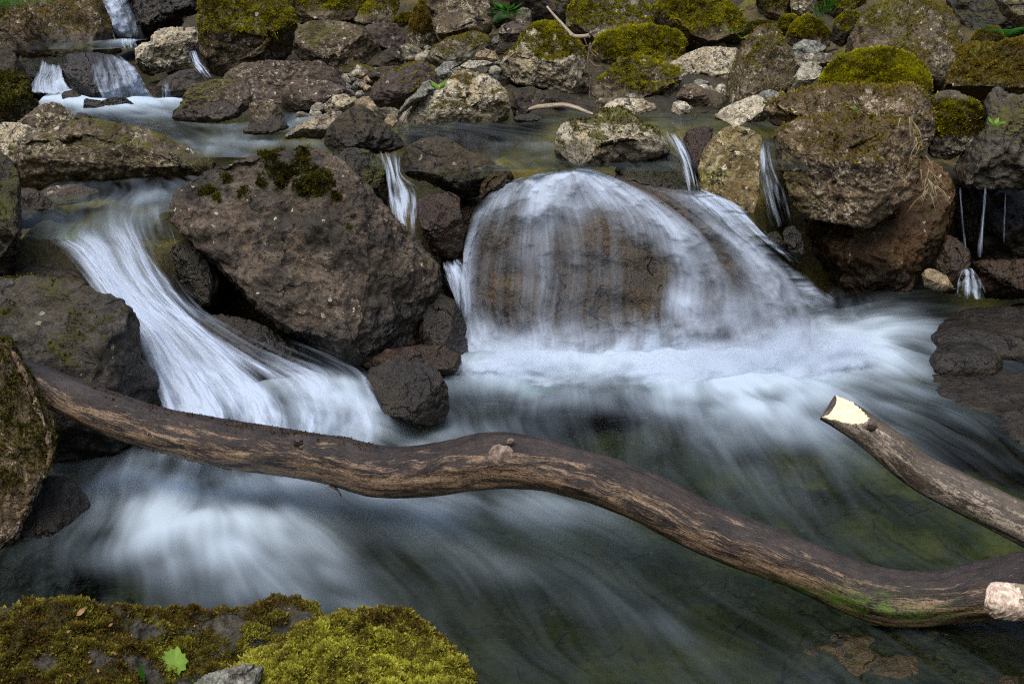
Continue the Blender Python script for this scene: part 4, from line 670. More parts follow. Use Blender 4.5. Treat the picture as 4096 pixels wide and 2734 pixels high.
# --- level pools
def lic(vx, vy, h, nz, L=38):
    H, Wd = nz.shape; out = nz.copy(); wsum = 1.0
    for sgn in (1, -1):
        x, y = np.meshgrid(np.arange(Wd, dtype=float), np.arange(H, dtype=float))
        for k in range(L):
            xi = np.clip(np.rint(x).astype(int), 0, Wd-1); yi = np.clip(np.rint(y).astype(int), 0, H-1)
            x += sgn*vx[yi, xi]; y += sgn*vy[yi, xi]
            wk = .5+.5*math.cos(math.pi*(k+1)/(L+1)); out += wk*nz[np.clip(np.rint(y).astype(int), 0, H-1), np.clip(np.rint(x).astype(int), 0, Wd-1)]; wsum += wk
    return out/math.sqrt(wsum)
def pool(name, label, x0, x1, y0, y1, z, step, flow, splats, mat, base=.05, zfun=None, lick=.5, cut=None, seed=3, L=38, zfoam=.05, gain=1.0):
    xs = np.arange(x0, x1, step); ys = np.arange(y0, y1, step); Xg, Yg = np.meshgrid(xs, ys)
    vx = np.zeros_like(Xg); vy = np.zeros_like(Xg); ws = np.zeros_like(Xg)
    for fx, fy, dx, dy in flow:
        a = WZ(fx, fy, z); b = WZ(fx+dx*20, fy+dy*20, z); v = (b-a)[:2]; v /= np.linalg.norm(v)
        w_ = 1/(((Xg-a[0])**2+(Yg-a[1])**2)+.02)**1.5; vx += w_*v[0]; vy += w_*v[1]; ws += w_
    q = np.stack([Xg.ravel()*2.2, Yg.ravel()*2.2, 0*Xg.ravel()+seed], 1)
    ang = np.arctan2(vy, vx)+.35*fbm(q, 2).reshape(Xg.shape)+.25*fbm(q*3.1, 2).reshape(Xg.shape)
    vx, vy = np.cos(ang), np.sin(ang)
    r = np.random.default_rng(seed); nz = blur(blur(r.normal(size=Xg.shape), 1, 0), 1, 1); nb = blur(blur(r.normal(size=Xg.shape), 6, 0), 6, 1); nb /= nb.std()
    nc = fbm(np.stack([Xg.ravel()*14, Yg.ravel()*14, 0*Xg.ravel()+seed+4], 1), 2).reshape(Xg.shape)*2
    li = lic(vx, vy, step, nz, L); l2 = lic(vx, vy, step, nb, L); l3 = lic(vx, vy, step, nc, L)
    li = .55*li/li.std()+.5*l2/l2.std()+.38*l3/l3.std(); li /= li.std()
    big = fbm(q*.8+3, 3).reshape(Xg.shape)
    D = np.zeros_like(Xg)+base
    for (sx, sy, rx, ry, an, am) in splats:
        c = WZ(sx, sy, z); ca, sa = math.cos(math.radians(an)), math.sin(math.radians(an))
        ea = WZ(sx+rx*ca, sy+rx*sa, z)-c; eb = WZ(sx-ry*sa, sy+ry*ca, z)-c
        Mi = np.linalg.inv(np.array([[ea[0], eb[0]], [ea[1], eb[1]]]))
        u = Mi[0, 0]*(Xg-c[0])+Mi[0, 1]*(Yg-c[1]); v = Mi[1, 0]*(Xg-c[0])+Mi[1, 1]*(Yg-c[1])
        D += am*gain*np.exp(-.5*(u*u+v*v)*1.6)
    cloud = lic(vx, vy, step, fbm(q*2.4+8, 4).reshape(Xg.shape), 12)/5.0; cloud = cloud/cloud.std()*.5
    D = np.maximum(D, 0); Dn = D*np.clip(1+.55*cloud, .15, 1.6)
    a = np.clip(Dn + lick*li*(.035+.5*np.clip(Dn*(1.1-Dn), 0, .3)), 0, .97)
    Z = z + zfoam*np.clip(blur(blur(Dn, 20, 0), 20, 1), 0, 1.3) + .0015*blur(blur(li, 2, 0), 2, 1) + (.012*big)
    if zfun is not None: Z = Z + zfun(Xg, Yg)
    F = grid_faces(len(ys), len(xs))
    if cut is not None:
        k = cut(Xg, Yg).ravel(); F = F[k[F].all(1)]
        used = np.zeros(Xg.size, bool); used[F] = True; ix = np.cumsum(used)-1; F = ix[F]
        V = np.stack([Xg.ravel(), Yg.ravel(), Z.ravel()], 1)[used]; a = a.ravel()[used]
    else: V = np.stack([Xg.ravel(), Yg.ravel(), Z.ravel()], 1)
    me = mesh_from(name, V, F, attrs={'foam': a.ravel()})
    o = link(name, me, M[mat]); tag(o, label, 'water', kind='structure'); return o
FL = [(350, 1150, -.2, 1), (450, 1300, .3, 1), (250, 1200, -.6, .8), (600, 1200, .7, .7), (800, 1200, .9, .5), (1100, 1200, 1, .4), (1300, 1250, .9, .6), (1500, 1350, .8, .7), (900, 1350, .65, .75), (1200, 1450, .7, .7), (1600, 1500, .8, .6), (650, 1350, .4, .9),
      (1080, 870, -.6, .8), (1200, 900, -.2, 1), (1300, 930, .1, 1), (1500, 900, .2, 1), (1600, 1000, .45, 1), (1800, 950, .75, .65), (1900, 830, 1, .15), (2100, 850, 1, .3), (1900, 1080, .8, .6), (2100, 1000, .9, .5), (2250, 1100, .9, .5), (1700, 1100, .55, .85), (1450, 1000, .1, 1), (950, 1000, .9, .25), (1100, 1000, .6, .7), (2000, 1350, .8, .5), (2200, 760, .9, -.1)]
SP_ = [(330, 1120, 90, 90, 0, .42), (420, 1190, 200, 80, 10, .9), (560, 1110, 140, 50, 0, .25), (380, 1270, 150, 70, 15, .30), (600, 1215, 130, 70, 30, .65), (720, 1290, 190, 60, 35, .28), (560, 1330, 200, 60, 10, .20), (300, 1330, 120, 40, 0, -.1),
       (760, 1140, 160, 40, 6, .3), (900, 1150, 260, 36, 6, .32), (1120, 1180, 260, 34, 10, .30), (1000, 1230, 260, 50, 25, .18), (1300, 1160, 130, 24, 8, .25), (830, 1060, 200, 40, 5, .5), (1350, 1300, 240, 60, 32, .04), (1540, 1440, 60, 22, 30, .12),
       (640, 920, 300, 90, 12, .8), (800, 900, 130, 60, 20, .5), (860, 980, 90, 50, 10, .45), (970, 985, 130, 20, 5, .18),
       (1190, 838, 120, 26, 0, .7), (1330, 832, 90, 18, 0, .35), (1480, 835, 110, 22, 0, .6), (1640, 838, 150, 30, 4, .8), (1850, 800, 120, 30, 4, .6), (1950, 785, 70, 30, 0, .6), (1190, 850, 150, 38, 0, .4), (1230, 890, 150, 35, 5, .35), (1120, 840, 100, 30, 0, .3), (1330, 835, 130, 28, 0, .6), (1480, 850, 130, 36, 5, .6), (1620, 880, 200, 55, 10, .8), (1780, 880, 220, 70, 8, .75), (1700, 940, 170, 50, 20, .40), (1920, 810, 200, 55, 8, .75), (2060, 810, 120, 35, 8, .45), (1950, 760, 120, 30, 0, .5), (1850, 960, 180, 40, 18, .15), (1560, 980, 160, 60, 35, .13), (1720, 1030, 170, 60, 40, .08), (1360, 920, 220, 40, 5, .10), (1180, 960, 120, 60, 60, .10), (1780, 970, 60, 12, 10, .12), (2060, 880, 150, 25, 20, .06), (1400, 960, 60, 30, 0, -.08), (1000, 860, 60, 40, 0, .15)]
pool('water', 'dark green lower pool streaked by white foam', -2.1, 2.95, 2.15, 5.9, 0.0, .007, FL, SP_, 'pool', base=.012, zfoam=.04, gain=.62, lick=.19, zfun=lambda x, y: .09*sstep(1.7, 2.1, x)*sstep(4.7, 5.2, y) + np.exp(-((y-4.86)/.13)**2)*sstep(-.35, -.1, x)*sstep(1.75, 1.4, x)*(.0+.03*fbm(np.stack([x.ravel()*6, y.ravel()*6, 0*x.ravel()+2], 1), 3).reshape(x.shape)))
UF = [(450, 260, 1, .2), (400, 300, 1, .4), (600, 340, -.5, .5), (560, 280, -.8, .4), (900, 300, 1, .02), (1200, 290, 1, .1), (1250, 340, .3, 1), (1000, 330, -.3, .6), (1500, 265, 1, 0), (1600, 290, .3, .5), (500, 320, .6, .6), (480, 360, -.8, .9)]
US = [(130, 215, 90, 28, 0, .9), (220, 250, 120, 8, 5, .8), (330, 243, 110, 6, -3, .85), (180, 200, 60, 30, 0, .5), (430, 262, 120, 10, 8, .12), (560, 330, 120, 10, 0, .18), (600, 300, 90, 9, -10, .12), (500, 290, 80, 8, 5, .08), (520, 355, 80, 12, 10, .16), (680, 285, 50, 8, -10, .15), (1240, 335, 60, 12, 0, .08), (700, 270, 40, 8, 0, .15), (400, 240, 50, 8, 0, .5)]
pool('water', 'olive green upper pool running between the boulders', -3.3, 2.3, 5.42, 8.35, .82, .010, UF, US, 'upool', base=.03, zfoam=.05, seed=11, L=30, lick=.22, cut=lambda x, y: (y > np.interp(x, [-1.4, -1.25, -.75, -.6], [5.8, 5.6, 5.6, 5.45])) & ((x < 1.5) | (y > 6.5)))
LF = [(300, 460, .2, 1), (350, 440, .1, 1), (200, 470, .3, 1), (250, 520, -.3, 1), (150, 540, -1, .5)]
LS = [(330, 465, 70, 16, -10, .14), (270, 500, 80, 16, -15, .10), (360, 435, 40, 12, 0, .12), (330, 450, 50, 10, -8, .1)]
pool('water', 'small olive pool above the left cascade', -2.35, -.85, 4.72, 5.75, .735, .008, LF, LS, 'upool', base=.04, zfoam=.03, seed=15, L=26, lick=.35, zfun=lambda x, y: -.10*sstep(4.95, 4.6, y), cut=lambda x, y: (x < -1.60+np.maximum(0, y-4.92)*1.1))
pool('water', 'little ledge pool between the top waterfall and the small falls', -3.6, -2.9, 8.22, 9.1, 1.17, .02, [(300, 110, .2, 1), (200, 115, -.5, 1)], [(290, 97, 30, 6, 0, .3)], 'upool', base=.05, zfoam=.03, seed=17, L=14)
# --- left cascade
C_ = [[(165, 500), (95, 548), (135, 575), (190, 640), (235, 705), (310, 760), (328, 830), (355, 900), (370, 965), (365, 1015), (330, 1065), (290, 1120)],
      [(215, 485), (165, 535), (205, 575), (255, 640), (300, 700), (360, 760), (410, 830), (450, 890), (480, 950), (480, 1005), (470, 1065), (450, 1125)],
      [(270, 468), (240, 515), (275, 565), (315, 640), (365, 700), (425, 755), (500, 820), (565, 880), (600, 940), (600, 1000), (590, 1065), (570, 1125)],
      [(330, 460), (315, 505), (335, 562), (375, 635), (425, 700), (490, 750), (585, 808), (680, 865), (720, 930), (730, 995), (720, 1065), (700, 1125)],
      [(385, 455), (388, 500), (405, 560), (440, 630), (490, 695), (570, 735), (690, 780), (830, 845), (880, 920), (920, 1000), (900, 1065), (880, 1125)]]
CY = [[4.98, 4.78, 4.66, 4.55, 4.46, 4.35, 4.24, 4.10, 3.96, 3.82, 3.70, 3.62]]*5
CD = [[.02, .12, .5, .75, .9, 1.0, 1.05, 1.1, 1.1, .9, .5, .4], [.05, .25, .8, 1.0, 1.05, 1.05, 1.1, 1.15, 1.15, 1.1, .7, .55], [.04, .15, .8, 1.0, 1.05, 1.0, 1.0, 1.15, 1.15, 1.1, .8, .6], [.06, .35, .75, .9, .95, .85, .95, 1.1, 1.05, .95, .6, .4], [.12, .35, .4, .45, .3, .2, .35, .7, .75, .55, .2, .1]]
sheet('cascade', 'broad white cascade rushing down left of the huge dark boulder', C_, CD, 260, 420, Y=CY, seed=4, contrast=.24, feather=(.09, .3, .08, .25), ft=(4, 10, 22, 44), cat='cascade', relief=.002, cloudy=.5, wave=.03)
# --- the big fan waterfall over its rock
Fn = [[(1190, 408), (1108, 452), (1072, 525), (1060, 620), (1058, 720), (1059, 786), (1060, 843)], [(1212, 402), (1148, 442), (1112, 520), (1100, 620), (1104, 720), (1108, 786), (1110, 848)], [(1240, 396), (1200, 440), (1180, 520), (1172, 620), (1170, 720), (1170, 786), (1170, 854)], [(1265, 392), (1250, 440), (1240, 520), (1238, 620), (1240, 720), (1240, 786), (1240, 856)], [(1290, 388), (1302, 440), (1312, 520), (1315, 620), (1316, 720), (1319, 786), (1320, 856)], [(1312, 386), (1352, 432), (1388, 505), (1400, 610), (1400, 720), (1400, 786), (1400, 856)], [(1334, 386), (1402, 430), (1466, 505), (1490, 605), (1488, 710), (1488, 786), (1488, 853)], [(1356, 388), (1452, 440), (1535, 520), (1570, 615), (1578, 715), (1586, 786), (1590, 848)], [(1400, 398), (1520, 455), (1625, 540), (1690, 630), (1710, 720), (1723, 810), (1730, 840)], [(1520, 430), (1620, 470), (1715, 560), (1790, 640), (1830, 715), (1850, 798), (1860, 828)], [(1600, 432), (1680, 465), (1775, 560), (1868, 640), (1925, 695), (1952, 768), (1965, 798)]]
FD = [[0.7, 0.62, 0.55, 0.5, 0.5, 0.75, 1.15], [0.85, 0.55, 0.12, 0.08, 0.16, 0.75, 1.15], [0.95, 0.6, 0.19, 0.14, 0.17, 0.65, 1.15], [1.05, 0.95, 0.48, 0.38, 0.4, 0.85, 1.15], [1.05, 0.95, 0.24, 0.11, 0.14, 0.6, 1.15], [1.0, 0.7, 0.1, 0.05, 0.08, 0.45, 1.15], [0.95, 0.9, 0.53, 0.14, 0.31, 0.9, 1.15], [0.4, 0.55, 0.62, 0.35, 0.95, 1.05, 1.15], [0.06, 0.08, 0.22, 0.26, 0.75, 1.15, 1.15], [0.05, 0.55, 0.8, 0.62, 1.05, 1.15, 1.15], [0.5, 0.95, 1.05, 1.05, 1.05, 1.05, 1.15]]
sheet('waterfall', 'big fan waterfall veiling the broad rock dome in the middle', Fn, FD, 460, 300, rocks=('dome',), off=.025, seed=2, contrast=.34, feather=(.05, .09, .03, 0), ft=(10, 27, 62, 130), relief=.003, smooth=45, cloudy=.8)
sheet('waterfall', 'white splash joining the left foot of the big fan waterfall', [[(1012, 600), (1020, 640), (1040, 680)], [(1030, 596), (1045, 640), (1058, 720)], [(1060, 590), (1080, 640), (1085, 740)]], [[.5, .5, .1], [.9, .8, .5], [.6, .6, .5]], 60, 90, Y=[[5.2, 5.1, 5.05]]*3, seed=5, contrast=.6, feather=(.2, .2, .15, .2))
# --- spray hanging over the feet of the falls
def spray(label, xs, ytop, ybot, Y, dens, seed):
    o = sheet('spray', label, [[(x, yt), (x+dx*.3, (yt*2+yb)/3), (x+dx*.7, (yt+2*yb)/3), (x+dx, yb)] for x, yt, yb, dx in zip(xs, ytop, ybot, np.linspace(-25, 60, len(xs)))], [[0, d*.6, d*1.25, d*.7] for d in dens], 260, 90, Y=[[y, y-.05, y-.12, y-.2] for y in Y], seed=seed, contrast=.25, feather=(.1, .1, .2, .35), ft=(9, 20, 45, 90), cloudy=1.0, relief=0, cat='spray')
    o['kind'] = 'stuff'; return o
spray('soft white spray along the foot of the big fan waterfall', [1030, 1150, 1280, 1400, 1520, 1650, 1800, 1930, 2000], [765, 745, 770, 785, 750, 700, 670, 650, 680], [900, 910, 905, 890, 915, 925, 905, 850, 830], [4.86, 4.84, 4.83, 4.83, 4.83, 4.84, 4.88, 4.95, 5.0], [.4, .8, .55, .25, .6, .85, .9, .9, .4], 31)
spray('second thinner veil of spray at the foot of the big fan waterfall', [1080, 1200, 1320, 1450, 1580, 1720, 1860, 1960], [790, 770, 795, 785, 740, 730, 700, 700], [915, 930, 915, 905, 945, 945, 900, 850], [4.78, 4.76, 4.75, 4.75, 4.74, 4.76, 4.82, 4.9], [.5, .6, .3, .35, .7, .7, .7, .4], 37)
# --- thin falls along the lip of the upper pool
sheet('waterfall', 'narrow fall behind the huge boulder beside the tilted black rock', [[(868, 345), (880, 400), (886, 450), (895, 500), (915, 545)], [(892, 348), (905, 400), (918, 450), (925, 500), (938, 550)], [(925, 340), (922, 395), (960, 435), (965, 490), (960, 555)]], [[.3, .5, .6, .6, .4], [.35, .8, 1.0, .9, .7], [.2, .5, .55, .5, .3]], 90, 140, Y=[[5.5, 5.42, 5.36, 5.28, 5.2]]*3, seed=6, contrast=.8, feather=(.36, .36, .12, .2), ft=(5, 12, 26, 50))
sheet('waterfall', 'thin fall slipping between the twin humped rock and the egg shaped boulder', [[(1524, 300), (1535, 330), (1556, 375), (1572, 440)], [(1538, 302), (1555, 330), (1578, 380), (1592, 440)], [(1562, 306), (1578, 335), (1594, 385), (1606, 445)]], [[.25, .4, .4, .5], [.5, .8, .8, .9], [.25, .4, .5, .5]], 50, 120, Y=[[5.62, 5.5, 5.42, 5.35]]*3, seed=7, contrast=.9, feather=(.36, .36, .12, .2), ft=(4, 9, 18, 36))
sheet('waterfall', 'white run of water joining the right shoulder of the big fan waterfall', [[(1570, 440), (1600, 470), (1680, 540), (1760, 600)], [(1610, 435), (1660, 465), (1730, 530), (1810, 600)], [(1640, 445), (1710, 480), (1770, 545), (1850, 610)]], [[.4, .5, .3, .2], [.9, .9, .8, .6], [.5, .6, .6, .5]], 80, 120, rocks=('dome',), off=.04, seed=8, contrast=.7, feather=(.2, .2, .15, .2), ft=(5, 12, 26, 50))
sheet('waterfall', 'thin fall between the egg shaped boulder and the flat topped block', [[(1737, 325), (1738, 380), (1745, 440), (1765, 520)], [(1752, 325), (1756, 380), (1768, 440), (1790, 520)], [(1765, 322), (1778, 380), (1800, 430), (1818, 510)]], [[.3, .5, .4, .2], [.5, .8, .7, .4], [.2, .45, .4, .2]], 60, 120, Y=[[5.5, 5.42, 5.38, 5.34]]*3, seed=9, contrast=1.0, feather=(.36, .36, .12, .2), ft=(4, 9, 18, 36))
sheet('waterfall', 'tiny fan fall below the dripping overhang', [[(2205, 618), (2198, 640), (2190, 680)], [(2222, 614), (2228, 640), (2232, 686)], [(2236, 618), (2250, 640), (2272, 688)]], [[.5, .5, .6], [.7, .6, .8], [.5, .5, .6]], 60, 70, Y=[[5.22, 5.16, 5.1]]*3, seed=10, contrast=.7, feather=(.36, .36, .12, .2), ft=(5, 12, 24, 40))
for i, (lab, a, b, wd) in enumerate((('longest strand of dripping water under the overhang', (2262, 424), (2246, 590), 7), ('faint strand of drips nearer the rust slab', (2202, 430), (2214, 575), 5), ('faint strand of drips closest to the frame edge', (2308, 440), (2300, 560), 4))):
    sheet('waterfall', lab, [[(a[0]-wd*.5, a[1]), ((a[0]+b[0])/2-wd*.6, (a[1]+b[1])/2), (b[0]-wd, b[1])], [(a[0]+wd*.5, a[1]), ((a[0]+b[0])/2+wd*.6, (a[1]+b[1])/2), (b[0]+wd, b[1])]], [[.55, .4, .5]]*2 if i == 0 else [[.25, .2, .2]]*2, 16, 60, Y=[[5.62, 5.6, 5.58]]*2, seed=20+i, contrast=.8, feather=(.3, .3, .1, .15), ft=(2, 4, 8, 12))
# --- top waterfall and the small falls at the pool head
sheet('waterfall', 'topmost white waterfall between the brown boulder and the black ledge', [[(655, -110), (665, 0), (730, 120), (785, 260)], [(720, -110), (735, 0), (800, 110), (845, 265)], [(790, -110), (805, 0), (880, 110), (920, 265)], [(840, -110), (860, 0), (930, 110), (1010, 262)]], [[.95, .95, .95, .8], [1, .95, .95, .85], [.8, .6, .55, .55], [.2, .25, .3, .5]], 150, 160, rocks=('fallback',), off=.04, seed=12, contrast=.6, tile='A', feather=(.05, .12, 0, .06))
sheet('waterfall', 'white trickle spilling into the ledge pool below the topmost waterfall', [[(800, 258), (800, 300), (820, 345)], [(860, 258), (865, 300), (880, 340)], [(915, 262), (920, 300), (925, 330)]], [[.6, .4, .2], [.6, .4, .2], [.4, .3, .1]], 50, 50, Y=[[8.75, 8.65, 8.6]]*3, seed=13, tile='A', feather=(.2, .2, .1, .3))
sheet('waterfall', 'short fan shaped fall at the head of the pool', [[(285, 395), (255, 470), (215, 540), (205, 620)], [(310, 415), (300, 480), (270, 545), (270, 625)], [(360, 430), (350, 490), (330, 550), (345, 630)], [(415, 425), (420, 500), (445, 560), (500, 625)]], [[.4, .5, .7, .95], [.3, .45, .6, .95], [.25, .5, .7, 1], [.4, .7, .8, 1]], 120, 110, Y=[[8.1, 7.98, 7.9, 7.85]]*4, seed=14, contrast=.6, tile='A', feather=(.08, .06, .08, .05), ft=(8, 18, 36, 70))
sheet('waterfall', 'veil of white water sliding over the smooth black dome rock', [[(600, 440), (610, 520), (640, 600), (680, 690)], [(680, 365), (720, 480), (740, 590), (790, 690)], [(740, 362), (800, 470), (840, 580), (880, 690)], [(800, 375), (870, 460), (920, 570), (970, 700)], [(850, 400), (920, 470), (980, 580), (1060, 700)]], [[.08, .25, .45, .6], [.15, .25, .45, .7], [.25, .5, .5, .8], [.4, .8, .85, .95], [.5, .75, .85, .95]], 170, 130, rocks=('falldome',), off=.03, seed=16, contrast=.55, tile='A', feather=(.06, .06, .1, .04))
sheet('waterfall', 'slanting thin fall beside the overhanging grey lichen boulder', [[(1265, 340), (1275, 400), (1300, 460), (1370, 525)], [(1290, 338), (1310, 400), (1345, 455), (1400, 520)], [(1318, 342), (1345, 400), (1385, 460), (1432, 518)]], [[.4, .5, .6, .6], [.7, .8, .9, .9], [.4, .5, .5, .6]], 60, 80, Y=[[8.4, 8.2, 8.05, 7.9]]*3, seed=18, tile='A', feather=(.36, .36, .12, .2), ft=(4, 9, 18, 36))
sheet('waterfall', 'faint veil down the brown wet rock under the grey lichen boulder', [[(1085, 560), (1080, 620), (1085, 690)], [(1150, 545), (1150, 620), (1160, 690)]], [[.2, .25, .35], [.15, .2, .3]], 60, 60, rocks=('undergrey',), off=.03, seed=22, tile='A', feather=(.2, .2, .2, .1), ft=(8, 16, 30, 50))
# ------------------------------------------------------------------ logs, sticks
def tube(pts, rad, nseg=200, nring=40, bump=.05, seed=0, cap=True):
    P = crom(np.array(pts, float), nseg, 0); r = crom(np.array(rad, float), nseg, 0)
    Tn = np.gradient(P, axis=0); Tn /= np.linalg.norm(Tn, axis=1)[:, None]
    A = np.cross(Tn, np.array([0, 0, 1.0])); A /= np.linalg.norm(A, axis=1)[:, None]; B = np.cross(A, Tn)
    s = np.concatenate([[0], np.cumsum(np.linalg.norm(np.diff(P, axis=0), axis=1))])
    th = np.linspace(0, 2*math.pi, nring, endpoint=False); V = []; 
    D = A[:, None]*np.cos(th)[None, :, None]+B[:, None]*np.sin(th)[None, :, None]
    S2, T2 = np.meshgrid(s, th, indexing='ij'); q = np.stack([S2.ravel()*2.2+seed, np.cos(T2).ravel()*1.3, np.sin(T2).ravel()*1.3], 1)
    n = fbm(q, 3)*bump + fbm(q*np.array([2.5, 4, 4]), 3)*bump*.3 + fbm(q*np.array([5, 18, 18]), 2)*bump*.12
    R = r[:, None]*(1+n.reshape(S2.shape)); V = P[:, None]+D*R[..., None]
    i = np.arange(nseg-1)[:, None]*nring; j = np.arange(nring)[None]; j2 = (j+1) % nring
    F = np.stack([i+j, i+nring+j, i+nring+j2, i+j2], -1).reshape(-1, 4)
    V = V.reshape(-1, 3); at = {'wu': S2.ravel(), 'wv': np.abs(T2.ravel()-math.pi)/math.pi*2*r.mean()*6, 'side': (-D[..., 1]-.6*D[..., 2]).ravel()*.6}
    if cap:
        for e, o in ((0, 0), (nseg-1, (nseg-1)*nring)):
            V = np.concatenate([V, P[e][None]]); k = len(V)-1; idx = o+np.arange(nring)
            tri = np.stack([idx, np.roll(idx, -1), np.full(nring, k), np.full(nring, k)], 1); 
            tri = np.stack([idx, np.roll(idx, -1), np.full(nring, k)], 1)
            F = np.concatenate([F, np.stack([tri[:, 0], tri[:, 1], tri[:, 2], tri[:, 2]], 1)[:0]])
            for k_ in at: at[k_] = np.append(at[k_], at[k_][o])
            CAPS.append(tri)
    return V, F, at, (P, Tn, A, B, r, s)
CAPS = []
def tube_obj(name, pts, rad, mat, parent=None, green=None, **k):
    CAPS.clear(); V, F, at, fr = tube(pts, rad, **k)
    T = np.concatenate([F[:, [0, 1, 2]], F[:, [0, 2, 3]]]+[c for c in CAPS])
    at['green'] = green(V) if green else np.zeros(len(V))
    return link(name, mesh_from(name, V, T, attrs=at), M[mat], parent=parent), fr, (V, T)
def WR(p, r, Y): return r*(4096/2349)/FPX*Y/CP
L_ = [(20, 852, 44), (90, 880, 46), (160, 908, 49), (240, 942, 51), (370, 986, 52), (500, 1014, 56), (640, 1034, 57), (760, 1052, 59), (860, 1078, 63), (945, 1082, 63), (1050, 1068, 66), (1145, 1056, 69), (1245, 1068, 64), (1340, 1092, 60), (1440, 1124, 62), (1540, 1170, 63), (1640, 1220, 63), (1760, 1264, 65), (1870, 1309, 66), (1970, 1352, 69), (2060, 1374, 71), (2170, 1368, 69), (2280, 1349, 76), (2420, 1322, 80), (2560, 1290, 84)]
LY = np.interp([p[0] for p in L_], [0, 400, 1145, 2060, 2560], [3.62, 3.5, 3.2, 2.8, 2.72])
LP = [WP(x, y, Y) for (x, y, r), Y in zip(L_, LY)]; LR = [r*(4096/2349)/FPX*Y*1.05 for (x, y, r), Y in zip(L_, LY)]
gc = WP(1960, 1385, 2.78)
log, lf, LGM = tube_obj('fallen_log', LP, LR, 'log', nseg=420, nring=72, bump=.10, seed=2, green=lambda V: np.exp(-((V[:, 0]-gc[0])/.28)**2)*np.exp(-((V[:, 2]-gc[2]+.0)/.045)**2)*1.0)
tag(log, 'long curved weathered log lying right across the stream in front of the falls', 'log')
def knot(name, mat, px, py, rp, parent, Y, seed, out=.5, flat=.6):
    S, F = ico(4); c = WP(px, py, Y); r = rp*(4096/2349)/FPX*Y
    V = S*(1+.25*fbm(S*1.6+seed, 3))[:, None]; V[:, 1] *= flat; V = V*r
    o = link(name, mesh_from(name, V+c, F, attrs={'tint': np.zeros(len(V))}), M[mat], parent=parent); return o
def log_front(px):
    x = np.array([p[0] for p in L_]); return np.interp(px, x, LY)-np.interp(px, x, LR)*.88
knot('knot', 'knot', 1150, 1052, 36, log, log_front(1150)+.006, 3, flat=.35)
knot('knot', 'knot', 1171, 1012, 9, log, log_front(1171)+.035, 5)
knot('knot', 'log', 684, 1015, 12, log, log_front(684)+.012, 7); knot('knot', 'log', 692, 1028, 10, log, log_front(692)+.008, 9)
tw, _, _ = tube_obj('twig', [WP(755, 1112, 3.3), WP(770, 1120, 3.3), WP(780, 1132, 3.29), WP(784, 1140, 3.29)], [.006, .005, .003, .001], 'log', parent=log, nseg=20, nring=8)
lv, lt = LGM; ln_ = vnormals(lv, lt); lpx = lv[:, 0]
xl, xr = WP(150, 950, 3.5)[0], WP(900, 950, 3.3)[0]; fr0, fr1 = WP(300, 1040, 3.5)[0], WP(560, 1080, 3.45)[0]
mk = sstep(xl, xl+.1, lpx)*sstep(xr, xr-.1, lpx)*sstep(.82, .97, ln_[:, 2]+.15*fbm(lv*9, 3))*.6 + sstep(fr0, fr0+.05, lpx)*sstep(fr1, fr1-.05, lpx)*sstep(-.5, -.85, ln_[:, 2])
mm = moss_mesh(lv, lt, ln_, np.clip(mk, 0, 1), 2200, .006, 5)
if mm: o = link('moss', mm, M['mossbrown'], parent=log)
# second log with its fresh cut
S_ = [(1900, 930, 37), (1930, 948, 38), (1985, 985, 39), (2045, 1030, 43), (2110, 1082, 45), (2215, 1136, 49), (2349, 1203, 52), (2480, 1268, 56), (2600, 1325, 58)]
SY = np.interp([p[0] for p in S_], [1900, 2349, 2600], [3.42, 3.12, 3.0])
sp = [WP(x, y, Y) for (x, y, r), Y in zip(S_, SY)]; sr = [r*(4096/2349)/FPX*Y*1.05 for (x, y, r), Y in zip(S_, SY)]
V, F, at, fr = tube(sp, sr, 220, 56, .07, 5, False)
c0, c1 = WP(1893, 945, 3.36), WP(1978, 958, 3.30); P0, T0, A0, B0 = fr[0][0], fr[1][0], fr[2][0], fr[3][0]
# oblique axe cut: a plane that slices the top of the end away
upv = np.cross(T0, np.cross(np.array([0, -.55, .85]), T0)); upv /= np.linalg.norm(upv)
nrm = upv*.93 - T0*.37; nrm /= np.linalg.norm(nrm); p_c = P0 + upv*sr[0]*.02 + T0*.01
dist = (V-p_c)@nrm + .007*fbm(V*38, 3); cutm = dist > 0; V2 = V - nrm*np.where(cutm, dist, 0)[:, None]; V2 += nrm*(.0025*fbm(V2*60, 2)*cutm)[:, None]
vc = V2.mean(0)*0; nr = 56
end = np.concatenate([V2[:nr], V2[:nr].mean(0)[None]-T0*.004]); V2 = np.concatenate([V2, V2[:nr].mean(0)[None]]); k = len(V2)-1
for a_ in at: at[a_] = np.append(at[a_], 0)
T = np.concatenate([F[:, [0, 1, 2]], F[:, [0, 2, 3]], np.stack([np.roll(np.arange(nr), -1), np.arange(nr), np.full(nr, k)], 1)])
cm = np.append(cutm, False); isc = cm[T].all(1)
at['green'] = np.zeros(len(V2))
slog = link('cut_log', mesh_from('cut_log', V2, T[~isc], attrs=at), M['bark']); tag(slog, 'shorter rough barked log with a pale freshly axed end pointing at the falls', 'log')
used = np.unique(T[isc]); mp = -np.ones(len(V2), int); mp[used] = np.arange(len(used))
link('cut_face', mesh_from('cut_face', V2[used], mp[T[isc]]), M['cut'], parent=slog)
knot('knot', 'bark', 2000, 978, 13, slog, 3.28, 12, flat=.5)
